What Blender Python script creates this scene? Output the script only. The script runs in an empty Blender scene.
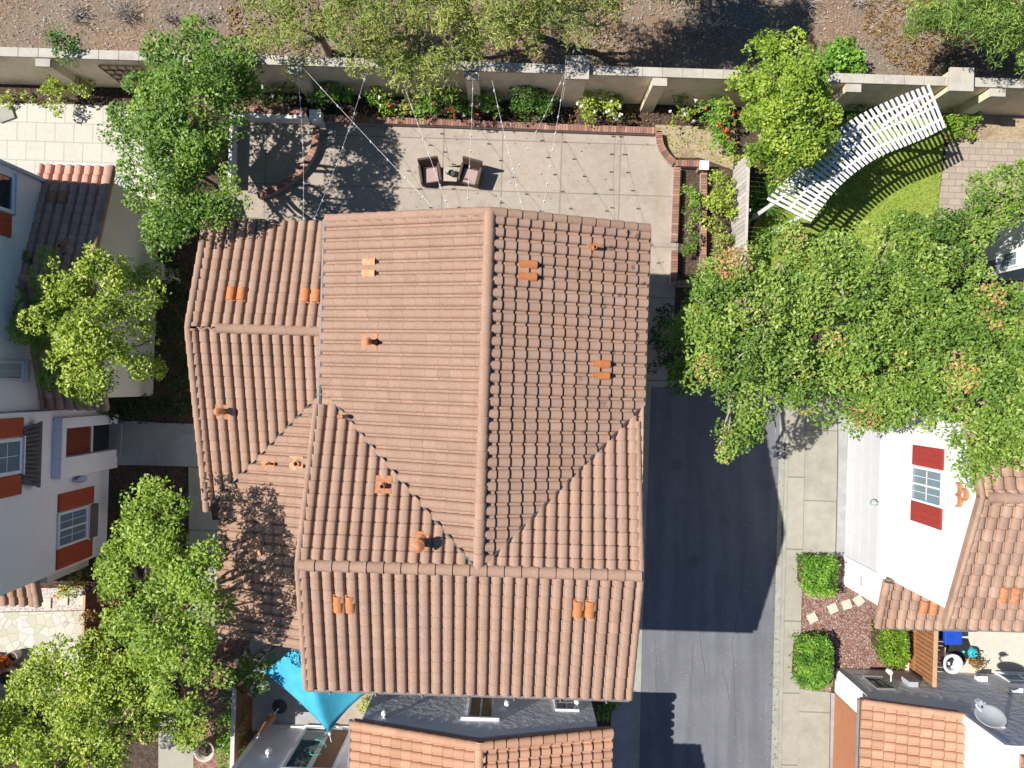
import bpy, bmesh, math, random
import numpy as np
from mathutils import Vector, Matrix, noise as mnoise

# ------------------------------------------------------------------ camera model
H, F = 23.5, 718.0                       # drone height above the ground, focal length in pixels
PH = math.radians(-1.8)                  # the whole street block is turned a little against the frame
HX = (math.cos(PH), math.sin(PH)); HY = (-math.sin(PH), math.cos(PH))
SUN_EL = math.radians(50.0)
rnd = random.Random(7)
sc = bpy.context.scene
COL = sc.collection

def P(px, py, z=0.0):
    k = (H - z) / F
    return Vector(((px - 512) * k, (384 - py) * k, z))
def W(a, b, z=0.0):                      # block frame -> world
    return Vector((a*HX[0] + b*HY[0], a*HX[1] + b*HY[1], z))
def L(px, py, z=0.0):                    # seen point at height z -> block frame
    p = P(px, py, z); return (p.x*HX[0] + p.y*HX[1], p.x*HY[0] + p.y*HY[1])
def onA(px, py, A):                      # seen point on the wall a = A -> (b, z)
    d = ((px-512)/F, (384-py)/F); t = A/(d[0]*HX[0] + d[1]*HX[1])
    return (t*(d[0]*HY[0] + d[1]*HY[1]), H - t)
def onB(px, py, B):                      # seen point on the wall b = B -> (a, z)
    d = ((px-512)/F, (384-py)/F); t = B/(d[0]*HY[0] + d[1]*HY[1])
    return (t*(d[0]*HX[0] + d[1]*HX[1]), H - t)

# ------------------------------------------------------------------ objects
def tag(o, label=None, cat=None, group=None, kind=None):
    if label: o['label'] = label
    if cat: o['category'] = cat
    if group: o['group'] = group
    if kind: o['kind'] = kind
    return o
def thing(name, label, cat, loc=(0, 0, 0), group=None, rz=0.0):
    o = bpy.data.objects.new(name, None); COL.objects.link(o)
    o.empty_display_size = 0.2
    o.location = loc; o.rotation_euler = (0, 0, rz)
    return tag(o, label, cat, group)
def origin_of(o):
    off = Vector((0, 0, 0))
    while o is not None:
        off += Vector(o.location); o = o.parent
    return off
def copy_tree(o, parent=None):
    c = o.copy(); COL.objects.link(c)
    if parent is not None: c.parent = parent
    for ch in [x for x in o.children]:
        copy_tree(ch, c)
    return c

class MB:
    """collects faces, then links them as ONE mesh object"""
    def __init__(s): s.v = []; s.f = []; s.t = []
    def add(s, vs, fs, tint=0.5):
        n = len(s.v); s.v += [tuple(x) for x in vs]
        for f in fs: s.f.append(tuple(i + n for i in f)); s.t.append(tint)
        return s
    def prism(s, pts, z0, z1, tint=0.5):
        """pts: list of (x,y[,*]) world; z0, z1 numbers or lists"""
        n = len(pts)
        A = sum(pts[i][0]*pts[(i+1) % n][1] - pts[(i+1) % n][0]*pts[i][1] for i in range(n))
        zz0 = [z0]*n if not hasattr(z0, '__len__') else list(z0)
        zz1 = [z1]*n if not hasattr(z1, '__len__') else list(z1)
        if A < 0: pts = pts[::-1]; zz0 = zz0[::-1]; zz1 = zz1[::-1]
        vs = [(p[0], p[1], a) for p, a in zip(pts, zz0)] + [(p[0], p[1], a) for p, a in zip(pts, zz1)]
        fs = [tuple(range(n-1, -1, -1)), tuple(range(n, 2*n))]
        fs += [(i, (i+1) % n, n + (i+1) % n, n + i) for i in range(n)]
        return s.add(vs, fs, tint)
    def lbox(s, a0, a1, b0, b1, z0, z1, tint=0.5):
        return s.prism([W(a0, b0), W(a1, b0), W(a1, b1), W(a0, b1)], z0, z1, tint)
    def box(s, c, size, rz=0.0, rx=0.0, ry=0.0, tint=0.5):
        m = Matrix.Translation(c) @ Matrix.Rotation(rz, 4, 'Z') @ Matrix.Rotation(ry, 4, 'Y') @ Matrix.Rotation(rx, 4, 'X')
        hx, hy, hz = size[0]/2, size[1]/2, size[2]/2
        vs = [m @ Vector((x, y, z)) for z in (-hz, hz) for x, y in ((-hx, -hy), (hx, -hy), (hx, hy), (-hx, hy))]
        return s.add(vs, [(3, 2, 1, 0), (4, 5, 6, 7), (0, 1, 5, 4), (1, 2, 6, 5), (2, 3, 7, 6), (3, 0, 4, 7)], tint)
    def bar(s, p0, p1, w, h, tint=0.5, up=(0, 0, 1)):
        """rectangular bar between two points"""
        p0 = Vector(p0); p1 = Vector(p1); d = (p1-p0).normalized(); up = Vector(up)
        if abs(d.dot(up)) > .99: up = Vector((1, 0, 0))
        x = d.cross(up).normalized(); y = x.cross(d).normalized()
        vs = [p + x*sx*w/2 + y*sy*h/2 for p in (p0, p1) for sx, sy in ((-1, -1), (1, -1), (1, 1), (-1, 1))]
        return s.add(vs, [(0, 1, 2, 3), (7, 6, 5, 4), (0, 4, 5, 1), (1, 5, 6, 2), (2, 6, 7, 3), (3, 7, 4, 0)], tint)
    def tube(s, path, rad, seg=8, tint=0.5, cap=True):
        path = [Vector(p) for p in path]; n = len(path)
        rs = rad if hasattr(rad, '__len__') else [rad]*n
        vs = []; x = None
        for i, p in enumerate(path):
            d = (path[min(i+1, n-1)] - path[max(i-1, 0)])
            d = d.normalized() if d.length > 1e-9 else Vector((0, 0, 1))
            if x is None:
                x = d.cross(Vector((0, 0, 1)))
                if x.length < .05: x = d.cross(Vector((1, 0, 0)))
            x = (x - d*x.dot(d)).normalized(); y = d.cross(x)
            vs += [p + (x*math.cos(2*math.pi*k/seg) + y*math.sin(2*math.pi*k/seg))*rs[i] for k in range(seg)]
        fs = [(i*seg+k, i*seg+(k+1) % seg, (i+1)*seg+(k+1) % seg, (i+1)*seg+k) for i in range(n-1) for k in range(seg)]
        if cap: fs += [tuple(range(seg-1, -1, -1)), tuple((n-1)*seg+k for k in range(seg))]
        return s.add(vs, fs, tint)
    def lathe(s, c, prof, seg=20, m=None, tint=0.5):
        m = m or Matrix.Translation(c); vs = []; n = len(prof)
        for r, z in prof:
            vs += [m @ Vector((r*math.cos(2*math.pi*k/seg), r*math.sin(2*math.pi*k/seg), z)) for k in range(seg)]
        fs = [(i*seg+k, i*seg+(k+1) % seg, (i+1)*seg+(k+1) % seg, (i+1)*seg+k) for i in range(n-1) for k in range(seg)]
        if prof[0][0] > 1e-4: fs.append(tuple(range(seg-1, -1, -1)))
        if prof[-1][0] > 1e-4: fs.append(tuple((n-1)*seg+k for k in range(seg)))
        return s.add(vs, fs, tint)
    def build(s, name, mat, parent=None, bevel=0.0, smooth=False, at=None):
        me = bpy.data.meshes.new(name)
        if parent is not None: off = origin_of(parent)
        elif at is not None: off = Vector(at)
        else:
            a = np.array(s.v); off = Vector((float(a[:, 0].mean()), float(a[:, 1].mean()), float(a[:, 2].min())))
        vs = [(x-off.x, y-off.y, z-off.z) for x, y, z in s.v]
        me.from_pydata(vs, [], s.f)
        at_ = me.attributes.new('tint', 'FLOAT', 'FACE'); at_.data.foreach_set('value', s.t)
        o = bpy.data.objects.new(name, me); COL.objects.link(o)
        for m_ in (mat if isinstance(mat, (list, tuple)) else [mat]): me.materials.append(m_)
        if parent is not None: o.parent = parent
        else: o.location = off
        if smooth:
            for p in me.polygons: p.use_smooth = True
        if bevel > 0:
            b = o.modifiers.new('bevel', 'BEVEL'); b.width = bevel; b.segments = 2; b.limit_method = 'ANGLE'
        return o

# ------------------------------------------------------------------ materials
MATS = {}
def nodes(name):
    m = bpy.data.materials.new(name); m.use_nodes = True
    nt = m.node_tree; nt.nodes.clear()
    return m, nt, lambda t, **k: _n(nt, t, k)
def _n(nt, t, k):
    n = nt.nodes.new(t)
    for a, b in k.items():
        if a.startswith('i_'):
            key = a[2:]
            n.inputs[int(key) if key.isdigit() else key.replace('_', ' ')].default_value = b
        else: setattr(n, a, b)
    return n
def ramp(N, stops):
    r = N('ShaderNodeValToRGB'); e = r.color_ramp.elements
    while len(e) < len(stops): e.new(0.5)
    for el, (p, c) in zip(e, stops):
        el.position = p; el.color = (*c, 1) if len(c) == 3 else c
    return r
def mix(N, nt, fac, a, b, blend='MIX'):
    m = N('ShaderNodeMix', data_type='RGBA', blend_type=blend)
    for i, v in ((0, fac), (6, a), (7, b)):
        if hasattr(v, 'default_value') or hasattr(v, 'links'): nt.links.new(v, m.inputs[i])
        else: m.inputs[i].default_value = v if i == 0 else ((*v, 1) if len(v) == 3 else v)
    return m.outputs[2]
def surf(name, c1, c2=None, scale=6.0, rough=0.85, bump=0.3, bscale=40.0, stain=None, stain_scale=0.5, stain_amt=0.5,
         tint=0.0, spec=0.3, metal=0.0, fine=None, bdist=0.01):
    """rough coloured surface: two tones mixed by noise, optional broad stains, optional per-piece tint, bump"""
    m, nt, N = nodes(name); lk = nt.links.new
    tc = N('ShaderNodeTexCoord'); geo = N('ShaderNodeNewGeometry')
    co = geo.outputs['Position']
    n1 = N('ShaderNodeTexNoise', i_Scale=scale, i_Detail=6.0, i_Roughness=0.65); lk(co, n1.inputs['Vector'])
    r1 = ramp(N, [(0.3, (0, 0, 0)), (0.7, (1, 1, 1))]); lk(n1.outputs['Fac'], r1.inputs[0])
    col = mix(N, nt, r1.outputs[0], c1, c2 or c1)
    if stain:
        n2 = N('ShaderNodeTexNoise', i_Scale=stain_scale, i_Detail=8.0, i_Roughness=0.7); lk(co, n2.inputs['Vector'])
        r2 = ramp(N, [(0.48, (0, 0, 0)), (0.66, (stain_amt,)*3)]); lk(n2.outputs['Fac'], r2.inputs[0])
        col = mix(N, nt, r2.outputs[0], col, stain)
    if tint:
        at = N('ShaderNodeAttribute', attribute_name='tint')
        mr = N('ShaderNodeMapRange', clamp=False, i_3=1-tint, i_4=1+tint); lk(at.outputs['Fac'], mr.inputs[0])
        hs = N('ShaderNodeHueSaturation'); lk(col, hs.inputs['Color']); lk(mr.outputs[0], hs.inputs['Value'])
        col = hs.outputs[0]
    if fine:
        n4 = N('ShaderNodeTexVoronoi', i_Scale=fine[0]); lk(co, n4.inputs['Vector'])
        sv = N('ShaderNodeSeparateColor'); lk(n4.outputs['Color'], sv.inputs[0])
        r4 = ramp(N, [(0.0, fine[1]), (0.45, fine[2]), (1.0, fine[3])]); lk(sv.outputs[0], r4.inputs[0])
        col = mix(N, nt, fine[4], col, r4.outputs[0])
    bs = N('ShaderNodeBsdfPrincipled', i_Roughness=rough, i_Metallic=metal)
    bs.inputs['Specular IOR Level'].default_value = spec
    lk(col, bs.inputs['Base Color'])
    if bump:
        n3 = N('ShaderNodeTexNoise', i_Scale=bscale, i_Detail=5.0); lk(co, n3.inputs['Vector'])
        b = N('ShaderNodeBump', i_Strength=bump, i_Distance=bdist); lk(n3.outputs['Fac'], b.inputs['Height'])
        lk(b.outputs[0], bs.inputs['Normal'])
    o = N('ShaderNodeOutputMaterial'); lk(bs.outputs[0], o.inputs[0])
    MATS[name] = m
    return m
def leaf_mat(name, stops, trans=0.22, rough=0.45):
    m, nt, N = nodes(name); lk = nt.links.new
    at = N('ShaderNodeAttribute', attribute_name='tint')
    r = ramp(N, stops); lk(at.outputs['Fac'], r.inputs[0])
    bs = N('ShaderNodeBsdfPrincipled', i_Roughness=rough); bs.inputs['Specular IOR Level'].default_value = 0.35
    lk(r.outputs[0], bs.inputs['Base Color'])
    tr = N('ShaderNodeBsdfTranslucent')
    hs = N('ShaderNodeHueSaturation', i_Saturation=1.1, i_Value=1.5); lk(r.outputs[0], hs.inputs['Color']); lk(hs.outputs[0], tr.inputs[0])
    mx = N('ShaderNodeMixShader', i_0=trans); lk(bs.outputs[0], mx.inputs[1]); lk(tr.outputs[0], mx.inputs[2])
    o = N('ShaderNodeOutputMaterial'); lk(mx.outputs[0], o.inputs[0])
    MATS[name] = m
    return m
def glass_mat(name, col, rough=0.05):
    m, nt, N = nodes(name); lk = nt.links.new
    bs = N('ShaderNodeBsdfPrincipled', i_Roughness=rough); bs.inputs['Base Color'].default_value = (*col, 1)
    bs.inputs['Specular IOR Level'].default_value = 0.9
    geo = N('ShaderNodeNewGeometry'); n3 = N('ShaderNodeTexNoise', i_Scale=2.5, i_Detail=1.0); lk(geo.outputs['Position'], n3.inputs['Vector'])
    b = N('ShaderNodeBump', i_Strength=0.15, i_Distance=0.03); lk(n3.outputs['Fac'], b.inputs['Height']); lk(b.outputs[0], bs.inputs['Normal'])
    o = N('ShaderNodeOutputMaterial'); lk(bs.outputs[0], o.inputs[0]); MATS[name] = m
    return m
def jointed(name, c1, c2, joint, su, sv, width, rot=0.0, off=(0, 0), stagger=False, vari=0.1, bump=0.25, stain=None, stain_amt=.4, scale=5.0):
    """paving: two tones, joints on a su x sv grid in the block's directions"""
    m, nt, N = nodes(name); lk = nt.links.new
    geo = N('ShaderNodeNewGeometry')
    mp = N('ShaderNodeMapping', vector_type='POINT'); mp.inputs['Rotation'].default_value = (0, 0, -(PH+rot)); mp.inputs['Location'].default_value = (off[0], off[1], 0)
    lk(geo.outputs['Position'], mp.inputs[0])
    br = N('ShaderNodeTexBrick', offset=0.5 if stagger else 0.0, squash=1.0)
    br.inputs['Scale'].default_value = 1.0
    br.inputs['Brick Width'].default_value = su; br.inputs['Row Height'].default_value = sv
    br.inputs['Mortar Size'].default_value = width; br.inputs['Mortar Smooth'].default_value = 0.1
    br.inputs['Color1'].default_value = (1-vari,)*3 + (1,); br.inputs['Color2'].default_value = (1+vari,)*3 + (1,)
    br.inputs['Mortar'].default_value = (1, 1, 1, 1)
    lk(mp.outputs[0], br.inputs['Vector'])
    n1 = N('ShaderNodeTexNoise', i_Scale=scale, i_Detail=7.0, i_Roughness=0.7); lk(geo.outputs['Position'], n1.inputs['Vector'])
    r1 = ramp(N, [(0.3, c1), (0.7, c2)]); lk(n1.outputs['Fac'], r1.inputs[0])
    col = r1.outputs[0]
    if stain:
        n2 = N('ShaderNodeTexNoise', i_Scale=0.7, i_Detail=9.0, i_Roughness=0.75); lk(geo.outputs['Position'], n2.inputs['Vector'])
        r2 = ramp(N, [(0.5, (0, 0, 0)), (0.7, (stain_amt,)*3)]); lk(n2.outputs['Fac'], r2.inputs[0])
        col = mix(N, nt, r2.outputs[0], col, stain)
    col = mix(N, nt, 1.0, col, br.outputs['Color'], 'MULTIPLY')
    col = mix(N, nt, br.outputs['Fac'], col, joint)
    bs = N('ShaderNodeBsdfPrincipled', i_Roughness=0.9); lk(col, bs.inputs['Base Color'])
    n3 = N('ShaderNodeTexNoise', i_Scale=45.0, i_Detail=5.0); lk(geo.outputs['Position'], n3.inputs['Vector'])
    b = N('ShaderNodeBump', i_Strength=bump, i_Distance=0.01); lk(n3.outputs['Fac'], b.inputs['Height']); lk(b.outputs[0], bs.inputs['Normal'])
    o = N('ShaderNodeOutputMaterial'); lk(bs.outputs[0], o.inputs[0]); MATS[name] = m
    return m

M = MATS
surf('tile', (.305, .197, .140), (.352, .232, .170), scale=3.0, tint=.12, bump=.35, bscale=60, stain=(.28, .17, .12), stain_scale=.8, stain_amt=.5, fine=(45, (.28, .17, .115), (.40, .25, .175), (.50, .33, .24), .28), rough=.9)
surf('tile_far', (.345, .225, .16), (.41, .27, .195), scale=3.0, tint=.17, bump=.35, bscale=60, stain=(.24, .14, .10), stain_scale=1.2, stain_amt=.6, rough=.9)
surf('tile_orange', (.44, .25, .16), (.50, .29, .19), scale=3.0, tint=.17, bump=.3, bscale=60, rough=.9)
surf('tile_grey', (.52, .28, .20), (.60, .34, .25), scale=3.0, tint=.17, bump=.3, bscale=60, rough=.9)
surf('terracotta', (.44, .155, .05), (.54, .22, .085), scale=9, bump=.15, rough=.7)
surf('terracotta_rust', (.36, .12, .05), (.55, .27, .14), scale=14, bump=.15, rough=.7)
surf('vent_pale', (.50, .22, .10), (.60, .36, .22), scale=9, bump=.1, rough=.7)
surf('slate', (.12, .10, .10), (.17, .145, .14), scale=6, tint=.2, bump=.3, rough=.9)
surf('stucco_white', (.78, .78, .77), (.82, .82, .81), scale=2, bump=.5, bscale=40, stain=(.70, .69, .67), stain_scale=.8, stain_amt=.45, rough=.95, bdist=.01)
surf('stucco_grain', (.74, .75, .77), (.80, .81, .82), scale=2.5, bump=1.0, bscale=5, rough=.95, bdist=.032)
surf('stucco_lilac', (.82, .79, .84), (.86, .83, .88), scale=2, bump=.4, bscale=45, stain=(.70, .70, .72), stain_scale=.8, stain_amt=.5, rough=.95)
surf('stucco_cream', (.70, .67, .60), (.76, .73, .66), scale=2, bump=.25, bscale=50, rough=.95)
surf('trim_white', (.70, .70, .72), (.74, .74, .76), scale=4, bump=.05, rough=.6)
surf('paint_white', (.66, .66, .69), (.74, .74, .77), scale=8, bump=.1, rough=.6, stain=(.66, .66, .68), stain_scale=3, stain_amt=.5)
surf('door_pale', (.52, .53, .55), (.57, .58, .60), scale=3, bump=.05, rough=.6)
surf('trim_blue', (.42, .46, .58), (.46, .50, .62), scale=4, bump=.05, rough=.6)
surf('gutter_grey', (.17, .155, .15), (.22, .205, .20), scale=5, bump=.05, rough=.5)
surf('red_shutter', (.29, .038, .03), (.34, .05, .04), scale=10, bump=.1, rough=.7)
surf('red_shutter_dark', (.34, .065, .03), (.42, .085, .04), scale=10, bump=.1, rough=.7)
surf('door_orange', (.35, .15, .075), (.39, .175, .09), scale=3, bump=.05, rough=.7)
surf('door_red', (.16, .035, .02), (.20, .045, .025), scale=6, bump=.1, rough=.6)
surf('wood_orange', (.27, .12, .05), (.36, .17, .07), scale=7, bump=.3, tint=.25, rough=.8)
surf('wood_cap', (.44, .27, .16), (.52, .33, .20), scale=6, bump=.2, rough=.8)
surf('wood_grey', (.42, .39, .36), (.56, .53, .50), scale=8, bump=.3, tint=.25, rough=.9)
surf('wood_brown', (.13, .06, .035), (.18, .085, .05), scale=8, bump=.3, tint=.2, rough=.9)
surf('bark', (.13, .095, .07), (.22, .17, .13), scale=12, bump=.6, bscale=25, rough=.95)
surf('bark_pale', (.30, .26, .21), (.40, .35, .30), scale=12, bump=.5, bscale=25, rough=.95)
surf('asphalt', (.135, .142, .168), (.175, .182, .205), scale=1.2, bump=.5, bscale=70, rough=.9, stain=(.115, .12, .138), stain_scale=.9, stain_amt=.8, fine=(60, (.13, .13, .14), (.18, .18, .19), (.24, .24, .25), .3))
surf('gutter_concrete', (.29, .29, .25), (.36, .36, .31), scale=4, bump=.25, bscale=50, rough=.9, stain=(.25, .25, .22), stain_scale=1.5, stain_amt=.6)
surf('dark_line', (.085, .088, .10), (.11, .112, .125), bump=0)
surf('wall_block', (.70, .585, .42), (.78, .67, .50), scale=3, bump=.7, bscale=14, rough=.95, bdist=.03, stain=(.50, .38, .25), stain_scale=1.1, stain_amt=.7)
surf('wall_cap', (.42, .39, .335), (.49, .46, .40), scale=3, bump=.3, bscale=40, rough=.95, stain=(.28, .255, .21), stain_scale=1.3, stain_amt=.6)
surf('dirt', (.155, .118, .085), (.23, .185, .14), scale=1.3, bump=.8, bscale=16, bdist=.03, rough=1, stain=(.27, .15, .075), stain_scale=.35, stain_amt=.95, fine=(26, (.085, .06, .042), (.20, .155, .115), (.35, .29, .235), .4))
surf('soil', (.05, .035, .027), (.085, .058, .043), scale=3, bump=.8, bscale=25, bdist=.03, rough=1, fine=(22, (.03, .02, .016), (.075, .05, .038), (.17, .12, .09), .5))
surf('mulch_red', (.17, .085, .065), (.24, .125, .10), scale=3, bump=.9, bscale=30, bdist=.03, rough=1, fine=(24, (.09, .04, .03), (.22, .115, .09), (.46, .31, .25), .6))
surf('sand', (.31, .24, .15), (.41, .33, .22), scale=2.5, fine=(20, (.16, .11, .07), (.36, .28, .18), (.5, .42, .3), .35), bump=.6, bscale=30, rough=1, stain=(.16, .11, .075), stain_scale=1.3, stain_amt=.85)
surf('turf', (.19, .27, .045), (.27, .33, .06), scale=4, bump=.6, bscale=60, rough=1, stain=(.27, .30, .08), stain_scale=1, stain_amt=.5)
surf('brick_top', (.26, .135, .10), (.34, .195, .15), scale=4, tint=.4, bump=.3, bscale=40, rough=.9)
surf('mortar', (.36, .32, .29), (.42, .38, .35), bump=.3, rough=.95)
surf('paver_cream', (.50, .46, .385), (.57, .53, .45), scale=5, bump=.2, rough=.9)
surf('concrete_shade', (.30, .30, .30), (.38, .38, .38), scale=3, bump=.25, rough=.9, stain=(.22, .22, .23), stain_scale=1, stain_amt=.5)
surf('gravel', (.40, .35, .31), (.50, .45, .41), scale=8, bump=.8, bscale=40, fine=(24, (.20, .16, .14), (.45, .39, .35), (.72, .66, .62), .7), rough=1)
surf('metal_white', (.62, .64, .66), (.68, .70, .72), bump=0, rough=.45)
surf('metal_dark', (.05, .05, .055), (.07, .07, .075), bump=0, rough=.5)
surf('dish_grey', (.34, .38, .40), (.40, .44, .46), scale=3, bump=0, rough=.5)
surf('wicker', (.075, .048, .035), (.12, .08, .06), scale=40, bump=.8, bscale=60, rough=.8)
surf('cushion', (.36, .255, .235), (.42, .30, .28), scale=8, bump=.2, rough=.95)
surf('table_top', (.36, .31, .25), (.46, .40, .33), scale=7, bump=.1, rough=.6)
surf('bin_blue', (.012, .06, .38), (.02, .075, .44), bump=.05, rough=.45)
surf('rubber', (.018, .018, .02), (.028, .028, .03), bump=.1, rough=.6)
surf('teal', (.02, .34, .40), (.03, .40, .46), bump=.05, rough=.4)
surf('hose_green', (.05, .33, .24), (.06, .38, .28), bump=.05, rough=.4)
surf('pot_cream', (.42, .37, .30), (.56, .51, .44), scale=8, bump=.3, rough=.8)
surf('pot_orange', (.42, .14, .05), (.50, .18, .06), scale=8, bump=.3, rough=.8)
surf('box_beige', (.56, .50, .38), (.60, .54, .42), bump=.05, rough=.6)
surf('shade_brown', (.26, .14, .085), (.33, .19, .12), scale=14, bump=.5, rough=.8)
surf('blind_olive', (.30, .23, .11), (.34, .27, .14), scale=6, bump=.1, rough=.8)
surf('blind_grey', (.42, .45, .47), (.48, .51, .53), scale=6, bump=.1, rough=.7)
glass_mat('glass_dark', (.015, .02, .028)); glass_mat('glass_teal', (.01, .07, .085)); glass_mat('glass_grey', (.20, .27, .30)); glass_mat('glass_blue', (.16, .22, .30))
jointed('patio', (.325, .275, .228), (.39, .34, .285), (.235, .20, .165), 1.93, 1.66, .022, off=(.55, .35), vari=.03, stain=(.25, .20, .165), stain_amt=.7)
jointed('patio_white', (.47, .45, .39), (.53, .51, .45), (.37, .35, .30), .62, .62, .018, stagger=True, vari=.03)
jointed('walk', (.30, .285, .235), (.36, .345, .285), (.18, .17, .14), 50, 2.35, .022, off=(0, .4), vari=.03, stain=(.25, .235, .19), stain_amt=.5)
jointed('apron', (.27, .26, .215), (.36, .35, .295), (.20, .19, .16), 50, 2.3, .022, off=(0, 1.2), vari=.04, stain=(.22, .21, .175), stain_amt=.7, scale=2)
jointed('path_pink', (.32, .265, .21), (.39, .33, .265), (.245, .20, .16), .42, .21, .014, stagger=True, vari=.10)
def lane_wear():
    """tyre-polished lanes and oil spots on the asphalt"""
    nt = M['asphalt'].node_tree; lk = nt.links.new; N = lambda t, **k: _n(nt, t, k)
    bs = [n for n in nt.nodes if n.type == 'BSDF_PRINCIPLED'][0]; src = bs.inputs['Base Color'].links[0].from_socket
    geo = N('ShaderNodeNewGeometry'); mp = N('ShaderNodeMapping'); mp.inputs['Scale'].default_value = (2.2, .22, 1); lk(geo.outputs['Position'], mp.inputs[0])
    n1 = N('ShaderNodeTexNoise', i_Scale=1.0, i_Detail=5.0); lk(mp.outputs[0], n1.inputs['Vector'])
    r1 = ramp(N, [(.42, (0, 0, 0)), (.62, (.55,)*3)]); lk(n1.outputs['Fac'], r1.inputs[0])
    col = mix(N, nt, r1.outputs[0], src, (.105, .11, .128))
    v = N('ShaderNodeTexVoronoi', i_Scale=.8); lk(geo.outputs['Position'], v.inputs['Vector'])
    w = N('ShaderNodeTexNoise', i_Scale=6.0, i_Detail=4.0); lk(geo.outputs['Position'], w.inputs['Vector'])
    ad = N('ShaderNodeMath', operation='MULTIPLY_ADD', i_1=.22); lk(w.outputs['Fac'], ad.inputs[0]); lk(v.outputs['Distance'], ad.inputs[2])
    r2 = ramp(N, [(.17, (.38,)*3), (.29, (0, 0, 0))]); lk(ad.outputs[0], r2.inputs[0])
    lk(mix(N, nt, r2.outputs[0], col, (.06, .062, .07)), bs.inputs['Base Color'])
lane_wear()
def flag_mat():
    m, nt, N = nodes('flagstone'); lk = nt.links.new
    geo = N('ShaderNodeNewGeometry')
    v = N('ShaderNodeTexVoronoi', i_Scale=3.3, feature='DISTANCE_TO_EDGE'); lk(geo.outputs['Position'], v.inputs['Vector'])
    v2 = N('ShaderNodeTexVoronoi', i_Scale=3.3); lk(geo.outputs['Position'], v2.inputs['Vector'])
    sv = N('ShaderNodeSeparateColor'); lk(v2.outputs['Color'], sv.inputs[0])
    r = ramp(N, [(0, (.42, .41, .31)), (.4, (.53, .50, .43)), (.7, (.50, .49, .46)), (1, (.60, .58, .50))]); lk(sv.outputs[0], r.inputs[0])
    e = ramp(N, [(.015, (1, 1, 1)), (.04, (0, 0, 0))]); lk(v.outputs['Distance'], e.inputs[0])
    col = mix(N, nt, e.outputs[0], r.outputs[0], (.36, .33, .25))
    bs = N('ShaderNodeBsdfPrincipled', i_Roughness=.9); lk(col, bs.inputs['Base Color'])
    o = N('ShaderNodeOutputMaterial'); lk(bs.outputs[0], o.inputs[0]); MATS['flagstone'] = m
flag_mat()
def sail_mat():
    m, nt, N = nodes('sail_blue'); lk = nt.links.new
    geo = N('ShaderNodeNewGeometry'); n = N('ShaderNodeTexNoise', i_Scale=3.0); lk(geo.outputs['Position'], n.inputs['Vector'])
    r = ramp(N, [(.3, (.07, .43, .60)), (.7, (.10, .50, .66))]); lk(n.outputs['Fac'], r.inputs[0])
    d = N('ShaderNodeBsdfDiffuse'); lk(r.outputs[0], d.inputs[0]); t = N('ShaderNodeBsdfTranslucent'); lk(r.outputs[0], t.inputs[0])
    mx = N('ShaderNodeMixShader', i_0=.25); lk(d.outputs[0], mx.inputs[1]); lk(t.outputs[0], mx.inputs[2])
    o = N('ShaderNodeOutputMaterial'); lk(mx.outputs[0], o.inputs[0]); MATS['sail_blue'] = m
sail_mat()
def spots_mat():
    """the tile colour with small dark lichen spots"""
    m = M['tile'].copy(); m.name = 'tile_spotted'; nt = m.node_tree; lk = nt.links.new
    N = lambda t, **k: _n(nt, t, k)
    bs = [n for n in nt.nodes if n.type == 'BSDF_PRINCIPLED'][0]
    src = bs.inputs['Base Color'].links[0].from_socket
    geo = N('ShaderNodeNewGeometry')
    v = N('ShaderNodeTexVoronoi', i_Scale=2.4); lk(geo.outputs['Position'], v.inputs['Vector'])
    w = N('ShaderNodeTexNoise', i_Scale=14.0, i_Detail=4.0); lk(geo.outputs['Position'], w.inputs['Vector'])
    ad = N('ShaderNodeMath', operation='MULTIPLY_ADD', i_1=.28); lk(w.outputs['Fac'], ad.inputs[0]); lk(v.outputs['Distance'], ad.inputs[2])
    r = ramp(N, [(.27, (.75,)*3), (.35, (0, 0, 0))]); lk(ad.outputs[0], r.inputs[0])
    sx = N('ShaderNodeSeparateXYZ'); lk(geo.outputs['Position'], sx.inputs[0])
    b = N('ShaderNodeTexNoise', i_Scale=.9, i_Detail=2.0); lk(geo.outputs['Position'], b.inputs['Vector'])
    ax = N('ShaderNodeMath', operation='MULTIPLY_ADD', i_1=2.2); lk(b.outputs['Fac'], ax.inputs[0]); lk(sx.outputs['X'], ax.inputs[2])
    rb = ramp(N, [(.0, (0, 0, 0)), (1.0, (1, 1, 1))]); mr = N('ShaderNodeMapRange', i_1=2.5, i_2=3.3); lk(ax.outputs[0], mr.inputs[0]); lk(mr.outputs[0], rb.inputs[0])
    f = N('ShaderNodeMath', operation='MULTIPLY'); lk(r.outputs[0], f.inputs[0]); lk(rb.outputs[0], f.inputs[1])
    lk(mix(N, nt, f.outputs[0], src, (.09, .065, .055)), bs.inputs['Base Color']); MATS['tile_spotted'] = m
spots_mat()
leaf_mat('leaf_green', [(0, (.055, .125, .02)), (.5, (.145, .26, .035)), (1, (.32, .46, .08))], trans=.24)
leaf_mat('leaf_deep', [(0, (.035, .095, .018)), (.5, (.085, .185, .03)), (1, (.19, .33, .06))], trans=.24)
leaf_mat('leaf_lime', [(0, (.13, .20, .02)), (.5, (.29, .39, .045)), (1, (.52, .58, .11))])
leaf_mat('leaf_round', [(0, (0.088, 0.175, 0.018)), (.5, (0.225, 0.338, 0.035)), (1, (0.475, 0.550, 0.088))])
leaf_mat('leaf_rust', [(0, (.06, .125, .018)), (.45, (.15, .26, .038)), (.86, (.33, .43, .085)), (.95, (.42, .33, .11)), (1, (.48, .24, .11))], trans=.15)
leaf_mat('leaf_fresh', [(0, (.10, .18, .02)), (.5, (.23, .345, .04)), (1, (.44, .54, .10))])
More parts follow.
